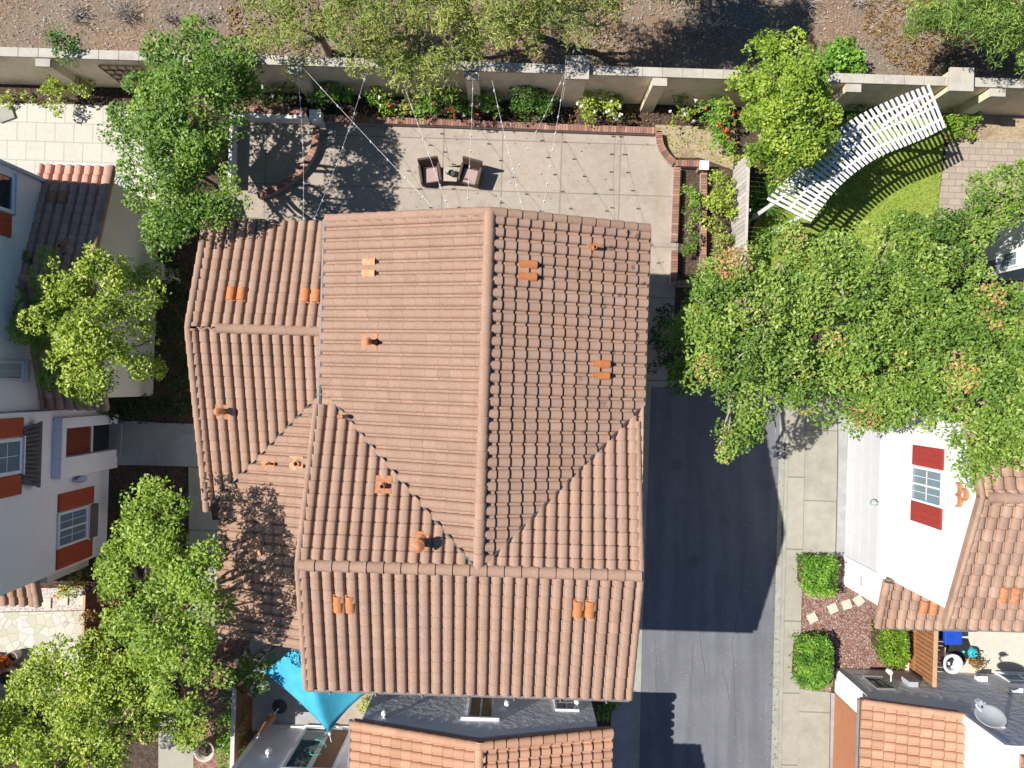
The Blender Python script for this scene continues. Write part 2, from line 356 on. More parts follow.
leaf_mat('leaf_olive', [(0, (0.126, 0.182, 0.039)), (.5, (0.266, 0.329, 0.070)), (1, (0.532, 0.532, 0.154))])
leaf_mat('leaf_hedge', [(0, (0.058, 0.156, 0.018)), (.5, (0.143, 0.305, 0.033)), (1, (0.286, 0.481, 0.065))])
leaf_mat('leaf_pine', [(0, (.07, .15, .025)), (.5, (.20, .32, .06)), (1, (.40, .52, .12))])
leaf_mat('leaf_bright', [(0, (.08, .16, .01)), (.5, (.16, .29, .02)), (1, (.26, .40, .04))])
leaf_mat('leaf_tan', [(0, (.10, .06, .02)), (.5, (.22, .13, .04)), (1, (.34, .24, .08))])
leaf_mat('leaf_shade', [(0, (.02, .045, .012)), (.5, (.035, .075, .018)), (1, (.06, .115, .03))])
leaf_mat('grass_blade', [(0, (.20, .30, .03)), (.5, (.32, .42, .05)), (1, (.46, .50, .11))])
leaf_mat('petal_white', [(0, (.70, .66, .58)), (1, (.85, .84, .80))], trans=.15)
leaf_mat('petal_red', [(0, (.50, .05, .02)), (1, (.65, .14, .06))], trans=.15)
leaf_mat('petal_pink', [(0, (.62, .25, .20)), (1, (.80, .60, .52))], trans=.15)
leaf_mat('petal_orange', [(0, (.50, .10, .01)), (1, (.62, .20, .03))], trans=.15)
leaf_mat('straw', [(0, (.22, .17, .13)), (.5, (.42, .36, .31)), (1, (.62, .57, .54))], trans=.1)
# ------------------------------------------------------------------ roofs
class Plane:
    """roof plane through a point, falling along the block direction (da, db) with the given pitch"""
    def __init__(s, p0, da, db, pitch):
        n = math.hypot(da, db); da, db = da/n, db/n
        s.p0 = Vector(p0); s.d = Vector((da*HX[0]+db*HY[0], da*HX[1]+db*HY[1], 0)); s.k = pitch
    def z(s, x, y): return s.p0.z - s.k*((x-s.p0.x)*s.d.x + (y-s.p0.y)*s.d.y)
    def at(s, px, py):
        dx, dy = (px-512)/F, (384-py)/F
        # z = H - t ; z = p0.z - k*((t dx - p0x) dx_ + ...)
        a = dx*s.d.x + dy*s.d.y; c = s.p0.x*s.d.x + s.p0.y*s.d.y
        t = (H - s.p0.z - s.k*c)/(1 - s.k*a)
        return Vector((t*dx, t*dy, H-t))
    def on(s, x, y): return Vector((x, y, s.z(x, y)))
    def basis(s):
        v = Vector((-s.d.x, -s.d.y, s.k)).normalized(); u = Vector((-s.d.y, s.d.x, 0)).normalized()
        n = u.cross(v).normalized()
        if n.z < 0: u = -u; n = -n
        return u, v, n
def _arch(s):
    q = abs(2*s/.80 - 1)
    return .080*(max(0.0, 1-q**3.0))**.5 if s < .80 else -.012
PROF = [(s, _arch(s)) for s in (0, .015, .05, .13, .25, .40, .55, .66, .74, .785, .80)] + [(.81, -.012), (.98, -.012), (1.0, 0.0)]
def tile_roof(name, poly, plane, mat, parent, bw=.278, cl=.312, seed=1, deck=True, phase=0.0, flip=False):
    R = random.Random(seed)
    u, v, n = plane.basis()
    if flip: u = -u
    o = Vector(poly[0])
    uv = [((Vector(p)-o).dot(u), (Vector(p)-o).dot(v)) for p in poly]
    umin = min(a for a, b in uv) - bw; umax = max(a for a, b in uv) + bw
    vmin = min(b for a, b in uv); vmax = max(b for a, b in uv)
    vs, fs, tn = [], [], []
    nr = int((vmax-vmin)/cl) + 2
    c0 = int(math.floor(umin/bw)); c1 = int(math.ceil(umax/bw))
    for r in range(nr):
        v0 = vmin + r*cl
        for c in range(c0, c1+1):
            u0 = (c+phase)*bw
            if u0 > umax or u0+bw < umin: continue
            t = R.gauss(.5, .2); dv = R.uniform(-.006, .006); dn = R.uniform(-.003, .004)
            b = len(vs)
            ew = R.uniform(.010, .020); ed = R.uniform(-1.1, -.35)      # lower edge strip darkened in the tint to draw the lip's shadow line
            for (s_, h) in PROF:
                pu = u0 + s_*bw; lo = o + u*pu + v*(v0+dv)
                pt = u0 + .4*bw + (s_-.4)*bw*(.93 if s_ < .805 else 1)
                hi = o + u*pt + v*(v0+cl+.03) + n*(h*.94+dn*.3); bt = lo + n*(h+.048+dn)
                vs.append(lo + n*(h*.5-.012)); vs.append(bt); vs.append(bt); vs.append(bt.lerp(hi, ew/(cl+.03))); vs.append(hi)
            for i in range(len(PROF)-1):
                k = b + 5*i
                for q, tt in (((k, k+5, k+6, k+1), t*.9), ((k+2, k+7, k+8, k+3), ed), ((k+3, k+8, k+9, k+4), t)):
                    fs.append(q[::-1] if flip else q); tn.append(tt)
    me = bpy.data.meshes.new(name); off = origin_of(parent)
    me.from_pydata([p-off for p in vs], [], fs)
    at = me.attributes.new('tint', 'FLOAT', 'FACE'); at.data.foreach_set('value', tn)
    for i, p in enumerate(me.polygons): p.use_smooth = (i % 3 != 0)
    bm = bmesh.new(); bm.from_mesh(me)
    A = sum(uv[i][0]*uv[(i+1) % len(uv)][1] - uv[(i+1) % len(uv)][0]*uv[i][1] for i in range(len(uv)))
    for i in range(len(poly)):
        p, q = Vector(poly[i])-off, Vector(poly[(i+1) % len(poly)])-off
        e = (q-p).normalized(); nn = e.cross(n)
        if flip: nn = nn
        if (A > 0) == flip: nn = -nn
        # outward normal must point away from the polygon's centre
        cen = sum((Vector(x) for x in poly), Vector())/len(poly) - off
        if (cen-p).dot(nn) > 0: nn = -nn
        bmesh.ops.bisect_plane(bm, geom=bm.verts[:]+bm.edges[:]+bm.faces[:], plane_co=p, plane_no=nn, clear_outer=True, dist=1e-6)
    if deck:
        lo = [bm.verts.new(Vector(p)-off - n*.16) for p in poly]; hi = [bm.verts.new(Vector(p)-off - n*.02) for p in poly]
        k = len(poly); L_ = bm.faces.layers.float.get('tint')
        for q in [lo[::-1], hi] + [[lo[i], lo[(i+1) % k], hi[(i+1) % k], hi[i]] for i in range(k)]:
            f = bm.faces.new(q); f[L_] = .3
    bm.to_mesh(me); bm.free()
    ob = bpy.data.objects.new(name, me); COL.objects.link(ob); ob.parent = parent
    me.materials.append(mat)
    return ob
def cap_line(name, p0, p1, mat, parent, r=.135, ln=.40, lift=.03, seed=3):
    """overlapping half-round cap tiles along a ridge or rake"""
    R = random.Random(seed); p0 = Vector(p0); p1 = Vector(p1)
    d = p1-p0; tot = d.length; d.normalize(); x = d.cross(Vector((0, 0, 1))).normalized(); y = x.cross(d).normalized()
    mb = MB(); k = max(1, round(tot/ln)); ln = tot/k; S = 9
    for i in range(k):
        a = p0 + d*(i*ln) + y*lift; b = p0 + d*((i+1)*ln+.03) + y*(lift-.012)
        ra, rb = r*1.06, r*.92; t = R.gauss(.5, .2); vs = []
        for q, rr, dp in ((a, ra*.80, 0), (a, ra, 0), (a, ra, 0), (b, rb, 0)):
            for j in range(S):
                th = math.pi*(j/(S-1))*1.1 - .05*math.pi
                vs.append(q + x*math.cos(th)*rr + y*(math.sin(th)*rr*.85))
        fs = [(m*S+j, m*S+j+1, (m+1)*S+j+1, (m+1)*S+j) for m in (0, 2) for j in range(S-1)]
        mb.add(vs, fs, t)
    o = mb.build(name, mat, parent)
    for i, p in enumerate(o.data.polygons): p.use_smooth = True
    return o
def vent_tiles(plane, px, py, mat, parent, across='u', n=2, bw=.278, ln=.36):
    """pair of raised terracotta vent tiles lying on a roof plane, centred on a seen point"""
    c = plane.at(px, py); u, v, nn = plane.basis(); mb = MB(); S = 9
    for i in range(n):
        m = c + u*((i-(n-1)/2)*bw*1.02)
        vs = []
        for dv, rr, up in ((-ln/2, .085, .05), (-ln/2, .118, .07), (ln/2, .112, .05)):
            for j in range(S):
                th = math.pi*j/(S-1)
                vs.append(m + v*dv + u*math.cos(th)*rr + nn*(up + math.sin(th)*rr*.75))
        fs = [(q*S+j, q*S+j+1, (q+1)*S+j+1, (q+1)*S+j) for q in range(2) for j in range(S-1)]
        mb.add(vs, fs, .5)
        mb.add([m + u*sx*.125 + v*sy*(ln/2+.02) + nn*hz for hz in (.02, .06) for sx, sy in ((-1, -1), (1, -1), (1, 1), (-1, 1))],
               [(3, 2, 1, 0), (4, 5, 6, 7), (0, 1, 5, 4), (1, 2, 6, 5), (2, 3, 7, 6), (3, 0, 4, 7)], .5)
    o = mb.build('roof_vent', mat, parent)
    return o
def vent_pipe(plane, px, py, mat, parent, r=.075, h=.34, cap=True, curve=False, flash=True):
    c = plane.at(px, py); u, v, nn = plane.basis(); mb = MB()
    # the seen point is the pipe's foot; flashing plate follows the roof
    if flash:
        q = [c + u*sx*.19 + v*sy*.21 + nn*hz for hz in (.06, .095) for sx, sy in ((-1, -1), (1, -1), (1, 1), (-1, 1))]
        mb.add(q, [(3, 2, 1, 0), (4, 5, 6, 7), (0, 1, 5, 4), (1, 2, 6, 5), (2, 3, 7, 6), (3, 0, 4, 7)], .5)
    if curve:
        mb.tube([c+nn*.02, c+Vector((0, 0, .3)), c+Vector((-.06, 0, .42)), c+Vector((-.16, 0, .44))], r, 10)
    else:
        mb.lathe(c, [(r*1.9, .04), (r*1.15, .12), (r, .16), (r, h), (r*.78, h), (r*.78, h-.12)], 14)
    if cap:
        mb.lathe(c+Vector((0, 0, h+.05)), [(r*1.5, 0), (r*1.55, .03), (r*.6, .10), (0.0, .12)], 14)
        for k in range(3):
            an = 2.1*k; mb.tube([c+Vector((r*math.cos(an), r*math.sin(an), h-.02)), c+Vector((r*1.2*math.cos(an), r*1.2*math.sin(an), h+.07))], .012, 5)
    return mb.build('vent_pipe', mat, parent)

# ------------------------------------------------------------------ foliage
def leaf_mesh(name, centres, size, mat, parent, seed, aspect=.55, up=.5, tints=None, at=None, droop=0.0):
    """one mesh of many small folded leaves"""
    g = np.random.default_rng(seed); C = np.asarray(centres, dtype=np.float64); n = len(C)
    nrm = g.normal(size=(n, 3)); nrm[:, 2] = np.abs(nrm[:, 2])*(1+up) + up*.8; nrm[:, 0] -= up*.35
    nrm /= np.linalg.norm(nrm, axis=1)[:, None]
    t = g.normal(size=(n, 3)); t[:, 2] -= droop
    t -= nrm*(t*nrm).sum(1)[:, None]; t /= np.linalg.norm(t, axis=1)[:, None] + 1e-9
    b = np.cross(nrm, t); sz = size*g.uniform(.45, 1.4, n)[:, None]
    fold = nrm*sz*.10
    v = np.stack([C - t*sz*.5, C + b*sz*aspect*.5 + fold - t*sz*.05, C + t*sz*.5, C - b*sz*aspect*.5 + fold - t*sz*.05], 1).reshape(-1, 3)
    if parent is not None: off = np.array(origin_of(parent))
    else: off = np.array(at if at is not None else (C[:, 0].mean(), C[:, 1].mean(), C[:, 2].min()))
    v = v - off
    me = bpy.data.meshes.new(name)
    me.vertices.add(4*n); me.vertices.foreach_set('co', v.ravel())
    me.loops.add(6*n); me.polygons.add(2*n)
    base = np.arange(n)[:, None]*4
    me.loops.foreach_set('vertex_index', (base + np.array([0, 1, 2, 0, 2, 3])).ravel())
    me.polygons.foreach_set('loop_start', np.arange(2*n)*3); me.polygons.foreach_set('loop_total', np.full(2*n, 3))
    me.update(); me.validate()
    ti = tints if tints is not None else g.normal(.5, .2, n)
    ti = np.clip(ti + g.normal(0, .10, n), 0, 1)
    a = me.attributes.new('tint', 'FLOAT', 'FACE'); a.data.foreach_set('value', np.repeat(ti, 2).astype(np.float32))
    o = bpy.data.objects.new(name, me); COL.objects.link(o); me.materials.append(mat)
    if parent is not None: o.parent = parent
    else: o.location = off
    return o
def clumps(blobs, g, per_area, clump_r, leaves, flat=.7, low=-.25, inner=.5):
    """leaf centres: clumps scattered through the outer part of every blob (x,y,z,r[,squash])"""
    out, tn = [], []
    for bl in blobs:
        x, y, z, r = bl[:4]; sq = bl[4] if len(bl) > 4 else .8
        k = max(3, int(per_area*4*r*r))
        d = g.normal(size=(k, 3)); d[:, 2] = d[:, 2] + .35; d /= np.linalg.norm(d, axis=1)[:, None]
        d = d[d[:, 2] > low]; k = len(d)
        rr = r*g.uniform(inner, 1.05, k)**.8
        c = np.array([x, y, z]) + d*rr[:, None]*np.array([1, 1, sq])
        cr = clump_r*g.uniform(.6, 1.35, k); ct = g.normal(.5, .17, k)
        for i in range(k):
            m = int(leaves*g.uniform(.6, 1.4)*(cr[i]/clump_r)**2)
            if m < 1: continue
            q = g.normal(size=(m, 3)); q /= np.linalg.norm(q, axis=1)[:, None]; q *= (g.uniform(.35, 1.08, m)**.5)[:, None]; q[:, 2] = np.where(q[:, 2] < -.3, -q[:, 2], q[:, 2])
            out.append(c[i] + q*cr[i]*np.array([1, 1, flat])); tn.append(np.full(m, ct[i]))
    return np.concatenate(out), np.concatenate(tn)
def limb(mb, a, b, r0, r1, R, n=5, wob=.12, seg=7):
    a = Vector(a); b = Vector(b); ln = (b-a).length; pts = [a]
    for i in range(1, n):
        t = i/n
        pts.append(a.lerp(b, t) + Vector((R.uniform(-1, 1), R.uniform(-1, 1), R.uniform(-.5, .5)))*wob*ln*.4 + Vector((0, 0, .08*ln*math.sin(math.pi*t))))
    pts.append(b); mb.tube(pts, [r0+(r1-r0)*i/n for i in range(n+1)], seg)
    return pts
def tree(name, label, cat, base, blobs, mat, leaf=.12, per=9, cr=.32, leaves=42, seed=1, group=None, trunk_r=.14, bark='bark',
         fork=.4, aspect=.55, up=.6, flat=.7, droop=0.0, twigs=2, low=-.25, inner=.5):
    """base: seen foot of the trunk; blobs: (px, py, z, radius) of the parts of the crown"""
    g = np.random.default_rng(seed); R = random.Random(seed)
    b0 = P(*base); root = thing(name, label, cat, b0, group)
    B = []
    for bl in blobs:
        q = P(bl[0], bl[1], bl[2]); B.append((q.x, q.y, q.z, *bl[3:]))
    C, T = clumps(B, g, per, cr, leaves, flat, low, inner)
    leaf_mesh('crown', C, leaf, M[mat], root, seed, aspect, up, T, droop=droop)
    mb = MB(); top = max(b[2] for b in B); cx = sum(b[0] for b in B)/len(B); cy = sum(b[1] for b in B)/len(B)
    fk = b0.lerp(Vector((cx, cy, b0.z)), .3) + Vector((0, 0, top*fork))
    limb(mb, b0 - Vector((0, 0, .05)), fk, trunk_r*1.25, trunk_r*.85, R, 5, .05, 9)
    for b in B:
        e = Vector(b[:3]); pts = limb(mb, fk, e, trunk_r*.62, trunk_r*.2, R, 5, .14)
        for k in range(twigs):
            d = Vector((R.gauss(0, 1), R.gauss(0, 1), R.gauss(.3, .6))).normalized()
            limb(mb, pts[R.choice((3, 4, 5))], e + d*b[3]*.85, trunk_r*.2, trunk_r*.06, R, 4, .15, 5)
    mb.build('trunk', M[bark], root, smooth=True)
    return root
def shrub(name, label, cat, blobs, mat, leaf=.085, per=20, cr=.18, leaves=32, seed=1, group=None, flowers=None, nfl=14, fl=.085, up=.5, flat=.8, aspect=.6, low=-.1, inner=.35, stems=5):
    """blobs in seen pixels: (px, py, z, r)"""
    g = np.random.default_rng(seed); R = random.Random(seed)
    B = []
    for bl in blobs:
        q = P(bl[0], bl[1], bl[2]); B.append((q.x, q.y, q.z, *bl[3:]))
    bx = sum(b[0] for b in B)/len(B); by = sum(b[1] for b in B)/len(B)
    root = thing(name, label, cat, (bx, by, 0.0), group)
    C, T = clumps(B, g, per, cr, leaves, flat, low, inner)
    C[:, 2] = np.maximum(C[:, 2], .03)
    leaf_mesh('foliage', C, leaf, M[mat], root, seed, aspect, up, T)
    mb = MB()
    for k in range(stems):
        b = R.choice(B); limb(mb, (bx+R.uniform(-.06, .06), by+R.uniform(-.06, .06), 0), (b[0]+R.uniform(-.5, .5)*b[3], b[1]+R.uniform(-.5, .5)*b[3], b[2]+b[3]*.3), .016, .006, R, 4, .1, 5)
    mb.build('stem', M['bark'], root)
    if flowers:
        for fm, cnt in flowers:
            cc = []
            for k in range(cnt):
                b = R.choice(B); d = Vector((R.gauss(0, 1), R.gauss(0, 1), abs(R.gauss(.6, .6))+.2)).normalized()
                p = Vector(b[:3]) + Vector((d.x*b[3], d.y*b[3], d.z*b[3]*.85))
                for j in range(7): cc.append(p + Vector((R.gauss(0, 1), R.gauss(0, 1), R.gauss(0, .6)))*fl*.32)
            leaf_mesh('blossom', cc, fl, M[fm], root, seed+5, .8, .8)
    return root
def hedge(name, label, poly, z, mat, seed, group=None, leaf=.07, dens=900, cat='hedge'):
    """clipped box hedge over a ground polygon (seen pixels at height z)"""
    g = np.random.default_rng(seed); pts = [P(x, y, z) for x, y in poly]
    c = sum(pts, Vector())/len(pts); root = thing(name, label, cat, (c.x, c.y, 0), group)
    x0 = min(p.x for p in pts); x1 = max(p.x for p in pts); y0 = min(p.y for p in pts); y1 = max(p.y for p in pts)
    n = int(dens*(x1-x0)*(y1-y0)*3.2); q = np.stack([g.uniform(x0, x1, n), g.uniform(y0, y1, n)], 1)
    A = sum(pts[i].x*pts[(i+1) % len(pts)].y - pts[(i+1) % len(pts)].x*pts[i].y for i in range(len(pts)))
    dmin = np.full(n, 9.0)
    for i in range(len(pts)):
        p, r = pts[i], pts[(i+1) % len(pts)]; ex, ey = r.x-p.x, r.y-p.y; l = math.hypot(ex, ey)
        s = ((q[:, 0]-p.x)*ey - (q[:, 1]-p.y)*ex)/l*(-1 if A > 0 else 1)
        dmin = np.minimum(dmin, s)
    keep = dmin > g.uniform(-.10, .02, n); q = q[keep]; dmin = dmin[keep]
    lump = np.array([mnoise.noise(Vector((a*2.6, b*2.6, seed))) for a, b in q])
    top = z - .10*np.exp(-dmin/.06).clip(0, 1) + .13*lump
    side = g.random(len(q)) < .35
    zz = np.where(side & (dmin < .16), g.uniform(.05, 1, len(q))*top, top - np.abs(g.normal(0, .07, len(q))))
    holes = np.array([mnoise.noise(Vector((a*4.5, b*4.5, seed+9))) for a, b in q]); zz = zz - .16*np.clip(holes-.25, 0, 1)*2
    zz = zz + np.where(g.random(len(q)) < .02, g.uniform(.05, .16, len(q)), 0)
    C = np.stack([q[:, 0]+g.normal(0, .025, len(q)), q[:, 1]+g.normal(0, .025, len(q)), np.maximum(zz, .04)], 1)
    leaf_mesh('foliage', C, leaf, M[mat], root, seed, .65, .35, np.clip(.5 + .9*lump + g.normal(0, .15, len(q)), 0, 1))
    mb = MB(); sh = [c + (p-c)*.86 for p in pts]; mb.prism([(p.x, p.y) for p in sh], .02, z-.17)
    mb.build('twig_core', M['soil'], root)
    return root

# ------------------------------------------------------------------ building bits
def face_box(mb, wall, axis, u0, u1, z0, z1, d0, d1, tint=.5):
    """box on a wall: axis 'A' (wall a = const, u runs along b) or 'B'; d0..d1 offsets from the wall along its axis"""
    if axis == 'A': mb.lbox(wall+d0, wall+d1, u0, u1, z0, z1, tint)
    else: mb.lbox(u0, u1, wall+d0, wall+d1, z0, z1, tint)
def order(a, b): return (a, b) if a <= b else (b, a)
def window(parent, wall, axis, out, u0, u1, z0, z1, frame='trim_white', glass='glass_grey', panes=2, bars=1, fw=.06, horiz=False):
    """framed window on a wall; out = +1/-1 is the side it faces"""
    d = lambda a, b: order(out*a, out*b)
    mb = MB()
    for (a, b, c, e) in ((u0-fw, u0, z0-fw, z1+fw), (u1, u1+fw, z0-fw, z1+fw), (u0, u1, z0-fw, z0), (u0, u1, z1, z1+fw)):
        face_box(mb, wall, axis, a, b, c, e, *d(.004, .07))
    for k in range(1, panes):
        u = u0 + (u1-u0)*k/panes; face_box(mb, wall, axis, u-.025, u+.025, z0+.002, z1-.002, *d(.006, .06))
    fr = mb.build('window', M[frame], parent)
    mb = MB(); face_box(mb, wall, axis, u0-fw-.04, u1+fw+.04, z0-fw-.05, z0-fw-.002, *d(.004, .12)); mb.build('sill', M[frame], fr)
    mb = MB(); face_box(mb, wall, axis, u0+.003, u1-.003, z0+.003, z1-.003, *d(.008, .022)); mb.build('pane', M[glass], fr)
    if bars:
        mb = MB()
        for k in range(panes):
            a = u0 + (u1-u0)*k/panes; b = u0 + (u1-u0)*(k+1)/panes
            for j in range(1, bars+1):
                zc = z0 + (z1-z0)*j/(bars+1); face_box(mb, wall, axis, a+.028, b-.028, zc-.010, zc+.010, *d(.0235, .034))
            uc = (a+b)/2; face_box(mb, wall, axis, uc-.009, uc+.009, z0+.006, z1-.006, *d(.0245, .036))
        mb.build('muntin', M[frame], fr)
    return fr
def shutter(parent, wall, axis, out, u0, u1, z0, z1, mat):
    mb = MB(); d = lambda a, b: order(out*a, out*b)
    face_box(mb, wall, axis, u0, u1, z0, z1, *d(.004, .045))
    n = 3; w = (u1-u0)
    for k in range(n):   # raised plank faces
        a = u0 + w*(k+.04)/n; b = u0 + w*(k+.96)/n; face_box(mb, wall, axis, a, b, z0+.03, z1-.03, *d(.046, .058), .6)
    return mb.build('shutter', M[mat], parent)
def wall_lamp(parent, wall, axis, out, u, z, s=.16, mat='metal_white'):
    mb = MB(); d = lambda a, b: order(out*a, out*b)
    face_box(mb, wall, axis, u-.06, u+.06, z-.09, z+.09, *d(.004, .03))
    face_box(mb, wall, axis, u-.015, u+.015, z+.02, z+.05, *d(.028, s*.9))
    c = W(wall+out*s, u, z-.06) if axis == 'A' else W(u, wall+out*s, z-.06)
    mb.lathe(c, [(.045, -.10), (.085, -.08), (.09, .06), (.05, .12), (0, .14)], 12)
    return mb.build('wall_lamp', M[mat], parent)
def gable_block(mb, a0, a1, b0, b1, ez, rz, axis='A'):
    """walls of a gabled block; ridge runs along axis"""
    if axis == 'A':
        c = (b0+b1)/2
        for a, q in ((a0, 1), (a1, -1)): pass
        vs = [W(a, b, z) for a in (a0, a1) for b, z in ((b0, 0), (b1, 0), (b1, ez), (c, rz), (b0, ez))]
    else:
        c = (a0+a1)/2
        vs = [W(a, b, z) for b in (b0, b1) for a, z in ((a0, 0), (a1, 0), (a1, ez), (c, rz), (a0, ez))]
    mb.add(vs, [(0, 1, 2, 3, 4), (9, 8, 7, 6, 5), (0, 5, 6, 1), (1, 6, 7, 2), (2, 7, 8, 3), (3, 8, 9, 4), (4, 9, 5, 0)])
def sheet(name, polypx, z, mat, kind='structure', thick=.0):
    pts = [P(x, y, z) for x, y in polypx]
    mb = MB(); mb.prism([(p.x, p.y) for p in pts], z-.05, z)
    return tag(mb.build(name, M[mat]), kind=kind)
# ================================================================== SETTING
def flat(name, pts, z0, z1, mat, kind='structure'):
    mb = MB(); mb.prism([(p[0], p[1]) for p in pts], z0, z1); return tag(mb.build(name, M[mat]), kind=kind)
def px(poly, z=0.0): return [P(x, y, z) for x, y in poly]
flat('ground', [(-120, -120), (120, -120), (120, 120), (-120, 120)], -.3, -.02, 'soil')
def hillside():
    n, m = 150, 46; vs = []; fs = []
    for j in range(m):
        for i in range(n):
            a = -60 + 120*i/(n-1); b = 9.55 + (j/(m-1))**1.8*50
            h = .10 + (b-9.5)*.09 + .10*mnoise.noise(Vector((a*.5, b*.5, 3))) + .05*mnoise.noise(Vector((a*1.7, b*1.7, 5)))
            vs.append(W(a, b, h))
    fs = [(j*n+i, j*n+i+1, (j+1)*n+i+1, (j+1)*n+i) for j in range(m-1) for i in range(n-1)]
    mb = MB(); mb.add(vs, fs); return tag(mb.build('hillside', M['dirt'], smooth=True), kind='structure')
hillside()
# private lane with rolled gutters, sidewalk and garage aprons
flat('road', px([(651, 386), (781, 386), (774, 640), (768, 900), (636, 900), (642, 640)]), -.05, 0.0, 'asphalt')
flat('road_end_kerb', px([(638, 381), (800, 378), (800, 384), (638, 387.5)]), -.05, .02, 'gutter_concrete')
flat('gutter', px([(640, 387), (651, 387), (642, 640), (636, 900), (628, 900), (634, 640)]), -.05, .012, 'gutter_concrete')
flat('gutter', px([(781, 300), (787, 300), (785, 430), (780, 620), (775, 900), (768, 900), (774, 640), (779.5, 430)]), -.05, .012, 'gutter_concrete')
flat('kerb', px([(787, 300), (790, 300), (788.3, 430), (783.4, 620), (778.2, 900), (775.2, 900), (780.2, 620), (785.2, 430)]), -.05, .07, 'gutter_concrete')
flat('sidewalk', px([(790.3, 300), (805.5, 300), (804.5, 430), (800.5, 620), (793, 900), (778.5, 900), (783.7, 620), (788.6, 430)]), -.05, .06, 'walk')
flat('driveway_apron', px([(805.8, 380), (837, 380), (836.5, 470), (834.5, 556), (802.3, 556), (804.8, 430)]), -.05, .055, 'apron')
flat('driveway_apron', px([(797.5, 688), (829.5, 692), (826.5, 900), (793.4, 900)]), -.05, .055, 'apron')
flat('garage_threshold', px([(838, 380), (848, 380), (846, 470), (843, 556), (835.6, 556), (837.6, 470)]), -.05, .065, 'concrete_shade')
flat('garage_threshold', px([(830.5, 692), (837.5, 694), (835, 900), (827.5, 900)]), -.05, .065, 'concrete_shade')
flat('mulch_bed', px([(801.5, 557), (845, 557), (905, 628), (905, 668), (836, 668), (830, 692), (797.6, 688)]), -.05, .03, 'mulch_red')
flat('side_court', px([(905, 610), (1300, 610), (1300, 720), (905, 700)]), -.05, .04, 'paver_cream')
# back patio of the tiled house and its surrounds
flat('patio', px([(236, 119), (310, 119), (440, 126), (654, 133), (674, 160), (682, 166), (676, 286), (668, 330), (640, 380), (640, 420), (232, 420), (232, 190)]), -.05, .03, 'patio')
flat('side_walk', px([(620, 300), (676, 286), (672, 340), (668, 380), (636, 380)]), -.05, .024, 'patio')
flat('neighbour_patio', px([(-250, 103), (60, 104), (170, 108), (178, 200), (150, 250), (-250, 250)]), -.05, .03, 'patio_white')
flat('lawn', px([(742, 300), (752, 230), (765, 195), (815, 160), (842, 118), (930, 118), (944, 140), (936, 225), (925, 330), (742, 330)]), -.05, .02, 'turf')
flat('garden_bed', px([(940, 112), (1100, 117), (1100, 143), (958, 140), (944, 139)]), -.05, .024, 'sand')
flat('garden_bed', px([(655, 125), (735, 128), (733, 170), (700, 158), (674, 158), (662, 150)]), -.05, .024, 'sand')
flat('paved_path', px([(948, 140), (1200, 143), (1200, 230), (1006, 226), (936, 226), (942, 175)]), -.05, .03, 'path_pink')
# court on the west side
flat('entry_walk', px([(104, 421), (139, 421), (160, 423), (202, 424), (202, 467), (180, 466), (139, 465), (104, 465)]), -.05, .05, 'concrete_shade')
flat('side_path', px([(189, 467), (203, 468), (212, 520), (224, 520), (224, 640), (190, 640)]), -.05, .04, 'walk')
flat('lower_path', px([(159, 700), (180, 700), (180, 742), (194, 742), (194, 900), (159, 900)]), -.05, .04, 'walk')
flat('red_bark_bed', px([(180, 600), (250, 640), (248, 690), (236, 900), (194, 900), (194, 742), (181, 735)]), -.05, .02, 'mulch_red')
flat('gravel_strip', px([(-150, 588), (85, 588), (85, 610), (-150, 614)]), -.05, .03, 'gravel')
flat('flagstone_patio', px([(-150, 614.5), (85, 610.5), (84.5, 700), (-150, 700)]), -.05, .05, 'flagstone')
flat('sail_court', px([(250, 640), (420, 640), (420, 730), (250, 730)]), -.05, .03, 'concrete_shade')
flat('sunny_court', px([(340, 690), (385, 690), (375, 726), (335, 726)]), -.05, .036, 'patio')
flat('south_walk', px([(612, 690), (634, 690), (628, 900), (604, 900)]), -.05, .03, 'concrete_shade')
def cracks():
    R = random.Random(4); mb = MB()
    for pts in ([(689, 560), (698, 600), (701, 640), (706, 690)], [(745, 520), (742, 590), (733, 640), (735, 700), (737, 768)], [(722, 668), (728, 690), (731, 705)], [(694, 640), (691, 700)], [(655, 640), (657, 700)]):
        ws = []
        for i in range(len(pts)-1):
            for k in range(6):
                t = k/6; q = P(pts[i][0]+(pts[i+1][0]-pts[i][0])*t + R.uniform(-1, 1), pts[i][1]+(pts[i+1][1]-pts[i][1])*t, .001); ws.append(q)
        for a, b in zip(ws, ws[1:]):
            d = (b-a).normalized(); n = Vector((-d.y, d.x, 0))*R.uniform(.006, .013)
            mb.add([a-n, b-n, b+n, a+n], [(0, 1, 2, 3)])
    return tag(mb.build('road_crack', M['dark_line']), kind='structure')
cracks()

